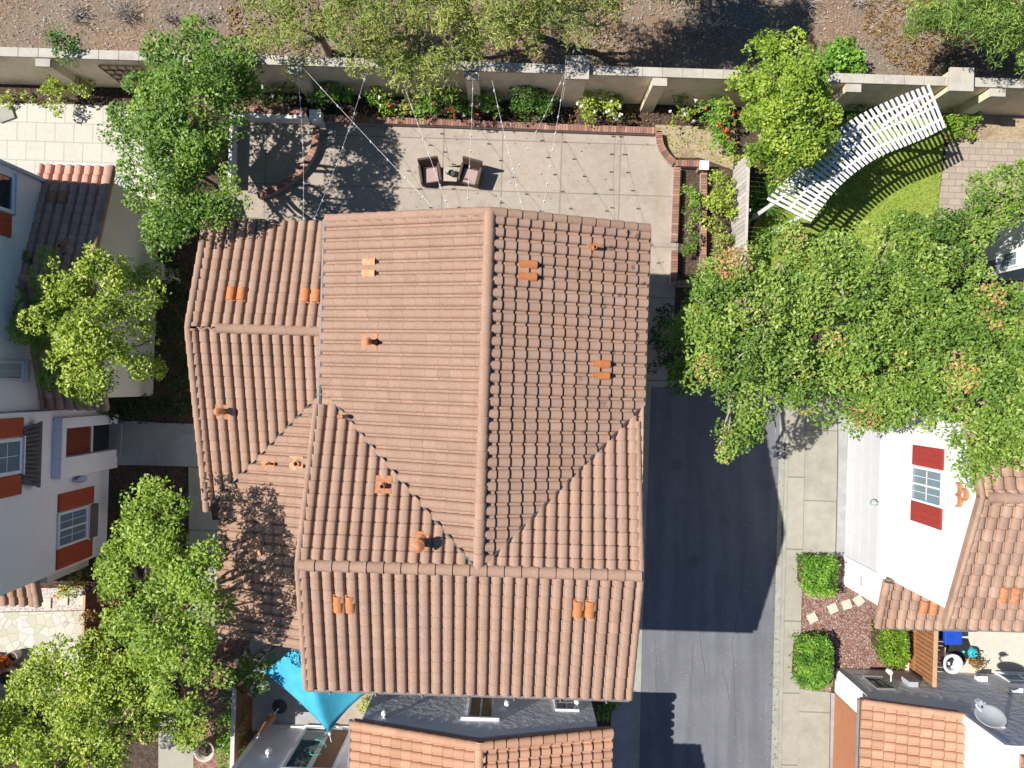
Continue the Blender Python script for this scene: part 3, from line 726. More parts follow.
# ================================================================== THE TILED HOUSE
house = thing('tiled_house', 'large house under clay tile roofs with crossing gables, in the middle', 'house', W(-1.0, -1.0))
zr, pm = 7.06, .32
NSr = P(484, 400, zr); EWr = P(470, 570, zr)
pE = Plane(NSr, 1, 0, pm); pW = Plane(NSr, -1, 0, pm); pS = Plane(EWr, 0, -1, pm); pN = Plane(EWr, 0, 1, pm)
a_r = NSr.x*HX[0]+NSr.y*HX[1]; b_r = EWr.x*HY[0]+EWr.y*HY[1]
def vall(t, s): p = W(a_r + s*t, b_r + t); return Vector((p.x, p.y, zr - pm*t))
J = W(a_r, b_r, zr)
rN = P(489, 212, zr); bN = rN.x*HY[0]+rN.y*HY[1]; rN = W(a_r, bN, zr)
aE = L(648, 228, 5.75)[0]; aW = L(327, 217, 5.8)[0]
vE = vall(aE-a_r, 1); vW = vall(3.62, -1); vW2 = vall(a_r-aW, -1)
eNE = pE.on(*W(aE, bN).xy); eNW = pW.on(*W(aW, bN).xy); eSE = vE; 
eSEe = vE; eSWe = pW.on(*W(aW, b_r + 3.4).xy)
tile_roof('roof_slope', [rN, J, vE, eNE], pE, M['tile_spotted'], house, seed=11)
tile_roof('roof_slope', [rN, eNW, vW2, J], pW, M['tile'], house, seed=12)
aR = L(641, 572, zr)[0]; aL = L(300.5, 567, zr)[0] - .05
bS = L(470, 691, 5.95)[1]
rkE = W(aR, b_r, zr); rkW = W(aL, b_r, zr)
eSE2 = pS.on(*W(aR, bS).xy); eSW2 = pS.on(*W(aL, bS).xy)
nE = pN.on(*W(aR, b_r+(aE-a_r)).xy); nW = pN.on(*W(aL, b_r+3.62).xy)
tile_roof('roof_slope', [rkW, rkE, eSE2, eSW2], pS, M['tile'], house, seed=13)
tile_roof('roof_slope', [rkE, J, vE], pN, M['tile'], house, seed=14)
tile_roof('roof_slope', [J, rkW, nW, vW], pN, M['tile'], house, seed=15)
cap_line('ridge_cap', rN, J, M['tile'], house, seed=1)
cap_line('ridge_cap', rkE, rkW, M['tile'], house, seed=2)
UP = Vector((0, 0, .05))
for (a, b, s) in ((eNE, rN, 3), (eNW, rN, 4), (nW, rkW, 5), (pN.on(*W(aR, b_r+3.45).xy), rkE, 6), (eSE2, rkE, 7), (eSW2, rkW, 8)):
    cap_line('rake_cap', a+UP*.6, b+UP*.6, M['tile'], house, r=.115 if s in (3, 4) else .078, ln=.36, seed=s)
# lower storey wing on the west
pl = .30; zw = 4.4
WR = P(258, 329.5, zw)
qN = Plane(WR, 0, 1, pl); qS = Plane(WR, 0, -1, pl)
vl = qS.at(206, 510); qW = Plane(vl, -1, 0, pl)
a_v = vl.x*HX[0]+vl.y*HX[1]; b_v = vl.x*HY[0]+vl.y*HY[1]
b_w = WR.x*HY[0]+WR.y*HY[1]; aWW = L(199, 222, 3.47)[0]+.24
aIn = aW + .28                                   # runs in under the upper roof
bNw = L(260, 221, 3.47)[1]
def vlow(t): p = W(a_v+t, b_v+t); return Vector((p.x, p.y, vl.z+pl*t))
tmax = aIn - .05 - a_v
Wr0 = W(aWW, b_w, zw); Wr1 = W(aIn, b_w, zw)
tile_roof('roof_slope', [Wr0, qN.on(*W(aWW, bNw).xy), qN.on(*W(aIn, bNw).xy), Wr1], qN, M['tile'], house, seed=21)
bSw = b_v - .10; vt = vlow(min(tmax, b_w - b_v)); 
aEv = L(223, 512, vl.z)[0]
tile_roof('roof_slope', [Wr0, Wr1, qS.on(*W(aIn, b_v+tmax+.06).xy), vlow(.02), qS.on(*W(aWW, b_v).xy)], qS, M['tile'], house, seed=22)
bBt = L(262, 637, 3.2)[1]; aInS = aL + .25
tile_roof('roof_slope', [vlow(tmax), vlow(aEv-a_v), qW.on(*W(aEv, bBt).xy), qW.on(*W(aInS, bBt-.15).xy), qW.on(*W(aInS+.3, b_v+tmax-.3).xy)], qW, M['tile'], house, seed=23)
cap_line('ridge_cap', W(aWW+.75, b_w, zw), W(aIn-.2, b_w, zw), M['tile'], house, seed=9)
for (a, b, s) in ((qN.on(*W(aWW, bNw).xy), Wr0, 1), (qS.on(*W(aWW, b_v).xy), Wr0, 2)):
    cap_line('rake_cap', a+UP, b+UP, M['tile'], house, r=.10, ln=.36, seed=30+s)
def valley_strip(a, b, w=.05):
    a = Vector(a); b = Vector(b); d = (b-a).normalized(); n = d.cross(Vector((0, 0, 1))).normalized()*w
    mb = MB(); mb.add([p + q + Vector((0, 0, dz)) for dz in (.0, .10) for p, q in ((a, -n), (b, -n), (b, n), (a, n))], [(3, 2, 1, 0), (4, 5, 6, 7), (0, 1, 5, 4), (1, 2, 6, 5), (2, 3, 7, 6), (3, 0, 4, 7)])
    return mb.build('valley_flashing', M['metal_dark'], house)
valley_strip(J, vE, .022); valley_strip(J, vW, .022); valley_strip(vlow(tmax), vlow(0), .02)
# gutters and downpipes
mb = MB(); mb.tube([eNW+Vector((-.06, 0, -.02)), eSWe+Vector((-.06, 0, -.02))], .06, 8)
for k in range(5):
    q = eNW.lerp(eSWe, (k+.5)/5); mb.box(q+Vector((-.06, 0, .05)), (.16, .03, .03))
mb.build('gutter', M['gutter_grey'], house)
dp = P(313, 416, 5.5); mb = MB(); mb.tube([eSWe+Vector((-.06, 0, -.05)), dp+Vector((.05, 0, -.12)), dp+Vector((-.12, 0, -.3)), dp+Vector((-.12, 0, -1.6))], .05, 8); mb.box(P(318, 416.5, 5.62), (.46, .07, .05)); mb.build('downpipe', M['gutter_grey'], house)
mb = MB(); mb.tube([eSW2+Vector((0, -.07, -.03)), eSE2+Vector((0, -.07, -.03))], .06, 8)
for k in range(7):
    q = eSW2.lerp(eSE2, (k+.5)/7); mb.box(q+Vector((0, -.07, .05)), (.035, .15, .03))
mb.build('gutter', M['gutter_grey'], house)
mb = MB(); mb.tube([eNE+Vector((.03, 0, -.05)), eSEe+Vector((.03, 0, -.05))], .05, 8); mb.build('gutter', M['gutter_grey'], house)
# walls
ez = zr - pm*4.0
mb = MB(); gable_block(mb, aW+.5, aE-.5, b_r, bN-.4, ez-.05, zr-.24, 'B'); mb.build('wall', M['stucco_white'], house)
mb = MB(); gable_block(mb, aL+.35, aR-.35, bS+.5, 2*b_r-bS-.5, ez-.05, zr-.24, 'A'); mb.build('wall', M['stucco_white'], house)
mb = MB(); mb.lbox(aWW+.35, aW+.4, b_v+.4, bNw-.4, 0, vl.z-.25); mb.lbox(aEv+.4, aL+.3, bBt+.4, b_v+.6, 0, vl.z-.2); mb.build('wall', M['stucco_white'], house)
mb = MB(); vs = [W(a, b, z) for a in (aWW+.35, aIn) for b, z in ((b_v+.45, 2.7), (bNw-.45, 3.3), (b_w, zw-.2))]
mb.add(vs, [(0, 1, 2), (5, 4, 3), (0, 3, 4, 1), (1, 4, 5, 2), (2, 5, 3, 0)]); mb.build('wall', M['stucco_white'], house)
# vents
T_, T2, TP = M['terracotta'], M['terracotta_rust'], M['vent_pale']
vent_tiles(qN, 237, 295, T_, house); vent_tiles(qN, 311, 297, T_, house)
vent_tiles(pW, 371, 268, TP, house, ln=.33); vent_tiles(pE, 527, 271, T_, house, ln=.40); vent_tiles(pE, 600, 370, T_, house, ln=.40)
vent_tiles(pS, 345, 602, T_, house, ln=.42); vent_tiles(pS, 584, 607, T_, house, ln=.42); vent_tiles(qW, 258, 546, TP, house)
vent_pipe(qS, 224, 411, T2, house, h=.36); vent_pipe(pW, 371, 342, T2, house, r=.06, h=.3); vent_pipe(pN, 384, 485, T2, house, r=.06, h=.28, cap=False)
vent_pipe(pN, 421, 541, T2, house, r=.10, h=.45); vent_pipe(qW, 270, 463, T2, house, r=.035, h=.3, cap=False); vent_pipe(qW, 298, 463, TP, house, r=.08, h=.22, cap=False)
vent_pipe(pE, 594, 249, T2, house, r=.045, h=.28, cap=False); vent_pipe(pN, 348, 416, TP, house, r=.05, curve=True, cap=False, flash=False)

# ================================================================== SOUTH NEIGHBOUR
sn = thing('south_house', 'lower house with a broad orange tile gable, cut off by the bottom edge', 'house', W(-.7, -12))
zs = 3.8; SR = P(480, 742, zs); pk = .27
s_a = SR.x*HX[0]+SR.y*HX[1]; s_b = SR.x*HY[0]+SR.y*HY[1]
sW_ = Plane(SR, -1, 0, pk); sE_ = Plane(SR, 1, 0, pk)
bEnd = s_b - 7.0; aSW = s_a - 3.72; aSE = s_a + 3.76
R0 = W(s_a, s_b, zs); R1_ = W(s_a, bEnd, zs)
eW0 = sW_.on(*W(aSW, s_b).xy); eW1 = sW_.on(*W(aSW, bEnd).xy); eE0 = sE_.on(*W(aSE, s_b).xy); eE1 = sE_.on(*W(aSE, bEnd).xy)
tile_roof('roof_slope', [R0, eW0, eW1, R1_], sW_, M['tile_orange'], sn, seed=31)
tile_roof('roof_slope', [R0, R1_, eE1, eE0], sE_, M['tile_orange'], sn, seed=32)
cap_line('ridge_cap', R1_, R0, M['tile_orange'], sn, seed=33)
IN = Vector((-HY[0]*.09, -HY[1]*.09, 0))
for a, s in ((eW0, 1), (eE0, 2)): cap_line('rake_cap', a+UP+IN, R0+UP+IN, M['tile_orange'], sn, r=.12, ln=.36, seed=40+s)
nb = s_b - .006
mb = MB(); gable_block(mb, aSW+.25, aSE-.4, bEnd+.3, nb, 2.62, 3.55, 'B'); mb.build('wall', M['stucco_grain'], sn)
# taller part of the same house to the south
mb = MB(); gable_block(mb, s_a-3.0, L(698, 728)[0]-4.35, -19.5, -11.55, 5.1, 6.6, 'A'); mb.build('upper_wall', M['stucco_white'], sn)
a2 = L(698, 728)[0]-4.25
pU = Plane(W(0, -11.25, 5.05), 0, 1, .3); q0 = pU.on(*W(s_a-3.2, -11.4).xy); q1 = pU.on(*W(a2, -11.4).xy)
tile_roof('roof_slope', [q0, q1, pU.on(*W(a2, -15.5).xy), pU.on(*W(s_a-3.2, -15.5).xy)], pU, M['tile_orange'], sn, seed=34)
# north wall: door-like window, little window, two lamps
a0, z0 = onB(470, 697, nb); a1, z1 = onB(493, 719, nb)
window(sn, nb, 'B', 1, a0+.06, a1-.06, .55, z1, glass='blind_olive', panes=2, bars=0)
mb = MB(); mb.lbox(a0-.18, a1+.18, nb+.004, nb+.10, z1+.07, z1+.15); mb.build('window_hood', M['trim_white'], sn)
a0, z0 = onB(554, 701, nb); a1, z1 = onB(579, 711, nb)
window(sn, nb, 'B', 1, a0+.06, a1-.06, max(.5, z0), z1, glass='glass_grey', panes=2, bars=0)
for (x, y) in ((507, 708), (577, 706), (384, 718), (389, 696)):
    a0, z0 = onB(x, y, nb); wall_lamp(sn, nb, 'B', 1, a0, z0, .12)
mb = MB(); mb.tube([eW0+Vector((-.06, 0, -.04)), eW1+Vector((-.06, 0, -.04))], .06, 8)
mb.build('gutter', M['gutter_grey'], sn)
# sunken west wing wall with a sliding window (only its north face is seen)
wb = L(300, 726)[1]; wa0 = L(267, 726)[0]
mb = MB(); mb.lbox(wa0, aSW+.39, wb-6, wb, 0, 4.6); mb.build('wing_wall', M['stucco_lilac'], sn)
mb = MB(); mb.lbox(wa0-.10, wa0-.002, wb-.3, wb+.06, 0, 4.6); mb.lbox(wa0-.1, aSW+.38, wb+.003, wb+.07, 0, .16); mb.build('corner_trim', M['stucco_cream'], sn)
a0, z0 = onB(305, 731, wb); a1, z1 = onB(328, 731, wb); a2_, z2 = onB(348, 735, wb)
window(sn, wb, 'B', 1, a0+.05, a1-.03, .25, 2.6, glass='glass_teal', panes=1, bars=0, fw=.07)
window(sn, wb, 'B', 1, a1+.10, a2_-.0, .25, 2.6, glass='shade_brown', panes=1, bars=0, fw=.07)
a0, z0 = onB(268, 757, wb); wall_lamp(sn, wb, 'B', 1, a0, z0, .14)
# green loop modelled in front of the glass for the hose-like reflection in it
mb = MB(); R = random.Random(2); aa, zz = onB(318, 748, wb)
pts = [W(aa + .22*math.sin(k*.55) + .03*k/6, wb+.10+.02*math.cos(k), .5 + 1.5*k/24 + .10*math.cos(k*.9)) for k in range(25)]
tag(mb.tube(pts, .016, 6).build('hose_shape', M['hose_green'], smooth=True), 'thin green loop modelled for the reflection in the dark teal window', 'hose')

# ================================================================== RIGHT-HAND HOUSE WITH WHITE GARAGE
A1 = L(846, 500)[0]
rh = thing('white_house', 'white stucco house with a pale garage door and red window shutters, beside the lane', 'house', W(A1+4, -2.6))
b_pk, z_pk = onA(981, 497, A1-.22)
pR = Plane(W(A1, b_pk, z_pk), 0, -1, .36); pRn = Plane(W(A1, b_pk, z_pk), 0, 1, .36)
bSe = (L(950, 625, 5.7)[1]); aRk = A1-.22; aFar = A1+7.5; bNe = 2*b_pk-bSe
k0 = W(aRk, b_pk, z_pk); k1 = W(aFar, b_pk, z_pk)
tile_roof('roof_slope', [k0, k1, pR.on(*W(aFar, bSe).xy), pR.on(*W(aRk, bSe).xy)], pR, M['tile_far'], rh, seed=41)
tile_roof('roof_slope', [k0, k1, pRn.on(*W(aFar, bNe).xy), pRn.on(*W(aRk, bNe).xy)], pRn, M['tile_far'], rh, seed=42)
cap_line('ridge_cap', W(aRk+.1, b_pk, z_pk), k1, M['tile_far'], rh, seed=43)
cap_line('rake_cap', pR.on(*W(aRk, bSe).xy)+UP, k0+UP, M['tile_far'], rh, r=.06, ln=.38, seed=44)
cap_line('rake_cap', pRn.on(*W(aRk, bNe).xy)+UP, k0+UP, M['tile_far'], rh, r=.06, ln=.38, seed=45)
ez1 = pR.z(*W(A1, bSe+.35).xy)-.12
mb = MB(); gable_block(mb, A1, aFar-.3, bSe+.35, bNe-.35, ez1, z_pk-.14, 'A'); mb.build('wall', M['stucco_white'], rh)
bLow = onA(839, 582, A1)[0]
pB = Plane(W(A1, bLow-.45, 2.72), 0, -1, .30)
lo0 = pB.on(*W(A1-.28, bLow-.45).xy); lo1 = pB.on(*W(A1+2.6, bLow-.45).xy); hi1 = pB.on(*W(A1+2.6, bSe+.36).xy); hi0 = pB.on(*W(A1-.28, bSe+.36).xy)
tile_roof('roof_slope', [lo0, lo1, hi1, hi0], pB, M['tile_far'], rh, seed=46)
cap_line('rake_cap', lo0+UP, hi0+UP, M['tile_far'], rh, r=.10, ln=.36, seed=47)
mb = MB(); mb.prism([W(A1, bSe+.345), W(A1, bLow), W(A1+2.2, bLow), W(A1+2.2, bSe+.345)], 0, [2.95, 2.55, 2.55, 2.95]); mb.build('porch_wall', M['stucco_white'], rh)
mb = MB(); mb.tube([pR.on(*W(aRk, bSe-.05).xy), pR.on(*W(aFar, bSe-.05).xy)], .05, 8); mb.build('gutter', M['gutter_grey'], rh)
mb = MB(); mb.tube([lo0+Vector((0, -.05, -.02)), lo1+Vector((0, -.05, -.02))], .04, 8); mb.build('gutter', M['gutter_grey'], rh)
vent_tiles(pB, 928, 606, T2, rh, ln=.40); vent_tiles(pR, 1008, 593, T2, rh, ln=.40)
# garage door with four sections
b0 = onA(843, 556, A1)[0]; b1 = b0 + 4.88
mb = MB()
for k in range(4): mb.lbox(A1-.03, A1-.004, b0+.06, b1-.06, .04+.54*k, .04+.54*k+.53)
for k in range(4):
    for j in range(6):
        w_ = (b1-b0-.2)/6; mb.lbox(A1-.036, A1-.031, b0+.12+w_*j, b0+.06+w_*(j+1), .10+.54*k, .50+.54*k)
gd = mb.build('garage_door', M['door_pale'], rh)
mb = MB(); mb.lbox(A1-.06, A1-.003, b0-.06, b0+.055, 0, 2.28); mb.lbox(A1-.06, A1-.003, b1-.055, b1+.06, 0, 2.28); mb.lbox(A1-.06, A1-.003, b0+.057, b1-.057, 2.205, 2.28); mb.build('door_frame', M['trim_white'], gd)
(b0, z0), (b1, z1) = onA(912, 500, A1), onA(944, 468, A1)
w0 = onA(911.5, 497, A1)[0]; w1 = onA(912, 467, A1)[0]
window(rh, A1, 'A', -1, w0, w1, z0+.02, onA(943, 484, A1)[1], glass='glass_grey', panes=2, bars=1)
zt = onA(943, 484, A1)[1]; sh = onA(910, 449, A1)[0]-w1
shutter(rh, A1, 'A', -1, w1+.08, w1+.62, z0+.02, zt+.03, 'red_shutter'); shutter(rh, A1, 'A', -1, w0-.62, w0-.08, z0+.02, zt+.03, 'red_shutter')
for (x, y, up_) in ((961, 489, 0), (961, 501, 0), (967, 495, 1)):
    b_, z_ = onA(x, y, A1); mb = MB()
    m_ = Matrix.Translation(W(A1-.005, b_, z_)) @ Matrix.Rotation(PH, 4, 'Z') @ Matrix.Rotation(-math.pi/2, 4, 'Y')
    S = 10; vs = []
    for d_ in (0, .10):
        for j in range(S+1):
            th = math.pi*j/S; vs.append(m_ @ Vector((math.sin(th)*.16-.06, math.cos(th)*.16, d_)))
        for j in range(S, -1, -1):
            th = math.pi*j/S; vs.append(m_ @ Vector((math.sin(th)*.11-.06, math.cos(th)*.11, d_)))
    n_ = 2*(S+1)
    mb.add(vs, [tuple(range(n_)), tuple(range(2*n_-1, n_-1, -1))] + [(i, (i+1) % n_, n_+(i+1) % n_, n_+i) for i in range(n_)])
    mb.add([m_ @ Vector((-.06, y_, d_)) for y_, d_ in ((-.15, .02), (.15, .02), (.15, .05), (-.15, .05))], [(0, 1, 2, 3)])
    mb.build('clay_vent', M['terracotta_rust'], rh)
b_, z_ = onA(880, 503, A1); wall_lamp(rh, A1, 'A', -1, b_, z_, .16, 'dish_grey')
b_, z_ = onA(862, 581, A1); mb = MB(); mb.lbox(A1-.03, A1-.004, b_-.13, b_-.10, z_-.05, z_+.06); mb.lbox(A1-.03, A1-.004, b_+.10, b_+.13, z_-.05, z_+.06); mb.lbox(A1-.03, A1-.004, b_-.098, b_+.098, z_+.03, z_+.06); mb.lbox(A1-.03, A1-.004, b_-.098, b_+.098, z_-.05, z_-.02); mb.build('door_plate', M['dish_grey'], rh)

# ================================================================== HOUSE BEHIND THE STREET TREES (only a bay shows)
bay = thing('bay_house', 'white bay wall with grey windows, showing between the tree crowns', 'house', P(1040, 270))
AY = L(974, 278)[0]; by0 = L(974, 279)[1]; by1 = by0 + 1.5
mb = MB(); mb.lbox(AY, AY+5, by0, by1, 0, 4.4); mb.build('wall', M['stucco_white'], bay)
pb_ = Plane(W(AY-.3, by0-.3, 4.4), -1, 0, .3)
tile_roof('roof_slope', [pb_.on(*W(AY-.3, by0-.3).xy), pb_.on(*W(AY+4, by0-.3).xy), pb_.on(*W(AY+4, by1+.3).xy), pb_.on(*W(AY-.3, by1+.3).xy)], pb_, M['tile_far'], bay, seed=71)
for (x0, y0, x1, y1) in ((984, 275, 998, 263), (1002, 268, 1018, 256)):
    u0, z0 = onA(x0, y0, AY); u1, _ = onA(x0, y1, AY); _, z1 = onA(x1, y0, AY)
    window(bay, AY, 'A', -1, u0, u1, z0, z1, glass='glass_grey', panes=1, bars=1)

# ================================================================== BOTTOM-RIGHT HOUSE
A2 = L(835, 692)[0]; B2 = L(834, 668)[1]
lr = thing('orange_garage_house', 'white house with orange garage door and pale orange tile roof, bottom right', 'house', W(A2+3, B2-4))
aEv2 = L(860, 720, 2.35)[0]
rp = P(965, 716, 3.1); ar2 = rp.x*HX[0]+rp.y*HX[1]; br2 = B2+.006
pk2 = (3.1-2.35)/(ar2-aEv2); qq = Plane(W(ar2, br2, 3.1), -1, 0, pk2)
bb2 = br2-7
tile_roof('roof_slope', [W(ar2, br2, 3.1), qq.on(*W(aEv2, br2).xy), qq.on(*W(aEv2, bb2).xy), W(ar2, bb2, 3.1)], qq, M['tile_orange'], lr, seed=51)
cap_line('rake_cap', qq.on(*W(aEv2+.05, br2-.07).xy)+Vector((0, 0, .03)), W(ar2, br2-.07, 3.13), M['tile_orange'], lr, r=.10, ln=.36, seed=52)
mb = MB(); mb.tube([qq.on(*W(aEv2-.05, br2).xy), qq.on(*W(aEv2-.05, bb2).xy)], .05, 8); mb.build('gutter', M['gutter_grey'], lr)
zA = qq.z(*W(A2, B2).xy)-.2
mb = MB(); mb.prism([W(A2, B2), W(A2, bb2), W(ar2, bb2), W(ar2, B2)], 0, [zA, zA, 2.9, 2.9]); mb.build('wall', M['stucco_grain'], lr)
mb = MB(); mb.lbox(A2-.012, A2-.003, B2-.75, B2+.012, 0, zA); mb.lbox(A2-.012, A2-.003, bb2, B2-.752, 2.08, zA); mb.build('street_wall', M['stucco_white'], lr)
mb = MB()
for k in range(4): mb.lbox(A2-.035, A2-.013, bb2+.1, B2-.80, .04+.5*k, .04+.5*k+.494)
mb.build('garage_door', M['door_orange'], lr)
# taller part east of that roof, with a white west face
zB = 4.9
mb = MB(); mb.prism([W(ar2+.01, B2), W(ar2+.01, bb2), W(ar2+7, bb2), W(ar2+7, B2)], 0, zB); mb.build('wall', M['stucco_grain'], lr)
mb = MB(); mb.lbox(ar2-.012, ar2+.008, bb2, B2-.25, 2.9, zB); mb.lbox(ar2-.10, ar2+.008, B2-.248, B2+.012, 2.9, zB); mb.build('upper_wall', M['stucco_white'], lr)
pq = Plane(W(ar2, B2+.3, zB+.35), 0, 1, .25)
r0 = pq.on(*W(ar2-.2, B2+.5).xy); r1 = pq.on(*W(ar2+7, B2+.5).xy)
pq2 = Plane(W(ar2+.1, B2-.1, zB+.05), -1, 0, .25)
tile_roof('roof_slope', [pq2.on(*W(ar2+.25, B2-.20).xy), pq2.on(*W(ar2+.25, bb2).xy), pq2.on(*W(ar2+4.5, bb2).xy), pq2.on(*W(ar2+4.5, B2-.20).xy)], pq2, M['tile_orange'], lr, seed=53)
# north wall fittings
a0, z0 = onB(866, 683, B2); a1, z1 = onB(897, 690, B2)
window(lr, B2, 'B', 1, a0+.14, a1-.14, .9, max(1.3, z1), frame='gutter_grey', glass='glass_grey', panes=2, bars=0)
a0, z0 = onB(876, 672, B2); wall_lamp(lr, B2, 'B', 1, a0, 1.1, .34, 'metal_white')
mb = MB(); a_, z_ = onB(893, 672, B2); mb.lbox(a_-.12, a_+.16, B2+.004, B2+.16, .9, 1.35); mb.build('meter_box', M['dish_grey'], lr)
B2e = B2
for (x, y) in ((980, 680), (1015, 692)):
    a_, z_ = onB(x, y, B2e); mb = MB(); mb.lbox(a_-.13, a_+.13, B2e+.004, B2e+.12, z_-.08, z_+.10); mb.lbox(a_-.16, a_+.16, B2e+.004, B2e+.17, z_+.101, z_+.13); mb.build('meter_box', M['metal_white'], lr)
a0, z0 = onB(1003, 678, B2e); window(lr, B2e, 'B', 1, a0, a0+1.2, .25, z0+.3, glass='glass_grey', panes=2, bars=0)
mb = MB(); a_, z_ = onB(1002, 690, B2e); mb.tube([W(a_, B2e+.03, .1), W(a_, B2e+.03, 3.9)], .018, 6); mb.build('conduit', M['gutter_grey'], lr)
# satellite dish
ds = P(990, 718, 4.0); dish = thing('satellite_dish', 'grey satellite dish on a bent arm above the textured north wall', 'satellite dish', ds)
nrm = Vector((-.15, .86, .45)).normalized(); rot = nrm.to_track_quat('Z', 'Y').to_matrix().to_4x4(); m_ = Matrix.Translation(ds) @ rot
mb = MB(); mb.lathe(ds, [(0.0, .0), (.10, .007), (.20, .027), (.30, .06), (.365, .088), (.375, .083), (.30, .048), (.20, .014), (.10, -.008), (0.0, -.016)], 28, m_); mb.build('reflector', M['dish_grey'], dish, smooth=True)
lnb = P(979, 702, 4.2)
mb = MB(); mb.tube([ds + rot @ Vector((0, -.43, .09)) if False else P(981, 711, 4.0), P(976, 705, 4.05), lnb], .022, 8); mb.build('feed_arm', M['metal_white'], dish)
mb = MB(); mb.box(lnb, (.12, .12, .16), .5); mb.tube([lnb, P(985, 703, 4.2)], .035, 8); mb.build('feed_horn', M['dish_grey'], dish)
mb = MB(); mb.tube([ds-nrm*.03, P(1008, 730, 3.85), P(1030, 734, 3.85), W(*L(1030, 734, 3.8), 3.2)], [.04, .045, .045, .045], 8); mb.build('mounting_arm', M['metal_white'], dish)
# fence gate and things in the side court
gt = thing('wooden_gate', 'orange-brown board fence with pale cap rail, between the two right houses', 'fence', W(L(909, 660)[0], (L(909, 660)[1])))
af = L(909, 650)[0]; f0 = L(909, 668.5)[1]; f1 = L(906, 628)[1]+1.0
mb = MB(); n_ = int((f1-f0)/.14)
for k in range(n_): mb.lbox(af-.012, af+.012, f0+.14*k+.006, f0+.14*k+.128, .06, 1.42, rnd.uniform(.2, .8))
mb.build('board', M['wood_orange'], gt)
mb = MB(); mb.lbox(af-.04, af-.0125, f0, f0+.14*n_, .3, .39); mb.lbox(af+.0125, af+.04, f0, f0+.14*n_, .3, .39); mb.build('rail', M['wood_orange'], gt)
mb = MB(); mb.lbox(af-.06, af+.06, f0, f0+.14*n_, 1.422, 1.47); mb.build('cap_rail', M['wood_cap'], gt, bevel=.008)
for b_ in (f0+.06, f0+.14*n_-.06):
    mb = MB(); mb.lbox(af+.041, af+.13, b_-.045, b_+.045, 0, 1.41); mb.build('post', M['wood_orange'], gt)
def rect_bin():
    c = P(944, 630, .5); r_ = thing('wheelie_bin', 'bright blue wheeled bin behind the orange board fence', 'bin', (c.x, c.y, .04))
    x, y = c.x, c.y; mb = MB()
    mb.prism([(x-.24, y-.26), (x+.24, y-.26), (x+.24, y+.26), (x-.24, y+.26)], .12, .95); 
    mb.build('body', M['bin_blue'], r_, bevel=.03)
    mb = MB(); mb.box((x, y, .985), (.54, .60, .05)); mb.box((x, y+.32, .97), (.44, .06, .05)); mb.build('lid', M['bin_blue'], r_, bevel=.02)
    for s in (-1, 1):
        mb = MB(); m2 = Matrix.Translation((x+s*.27, y+.24, .14)) @ Matrix.Rotation(math.pi/2, 4, 'Y'); mb.lathe(None, [(.02, -.025), (.10, -.025), (.10, .025), (.02, .025)], 14, m2); mb.build('wheel', M['rubber'], r_)
rect_bin()
def tub():
    c = P(953, 664, .62); r_ = thing('laundry_tub', 'round white-rimmed tub with dark inside, beside the board fence', 'tub', (c.x, c.y, .04))
    mb = MB(); mb.lathe((c.x, c.y, .04), [(.22, 0), (.25, .05), (.285, .5), (.32, .58), (.31, .60), (.23, .60), (.215, .52), (.20, .10), (0, .08)], 28); mb.build('tub_shell', M['metal_white'], r_, smooth=True)
    mb = MB(); mb.lathe((c.x, c.y, .30), [(.205, 0), (.205, .02), (0, .025)], 24)
    for k in range(5):
        an = k*1.26; mb.bar((c.x+.03*math.cos(an), c.y+.03*math.sin(an), .34), (c.x+.18*math.cos(an+.3), c.y+.18*math.sin(an+.3), .38), .05, .03)
    mb.build('dark_filling', M['rubber'], r_)
    mb = MB(); mb.lathe((c.x-.02, c.y-.07, .36), [(.055, 0), (.06, .05), (0, .06)], 12); mb.build('hub', M['metal_white'], r_)
tub()
def mower():
    c = P(958, 655, .4); r_ = thing('black_storage_bin', 'black faceted storage bin against the white-rimmed tub', 'storage bin', (c.x+.12, c.y+.1, .04))
    x, y = c.x+.12, c.y+.12; pts = [(x-.33, y-.2), (x-.2, y-.38), (x+.22, y-.36), (x+.36, y-.1), (x+.24, y+.28), (x-.2, y+.32)]
    mb = MB(); mb.prism(pts, .04, .22); mb.build('body', M['rubber'], r_, bevel=.03)
    mb = MB(); mb.prism([(x+(p[0]-x)*1.08, y+(p[1]-y)*1.08) for p in pts], .222, .27); mb.build('lid', M['rubber'], r_, bevel=.02)
mower()
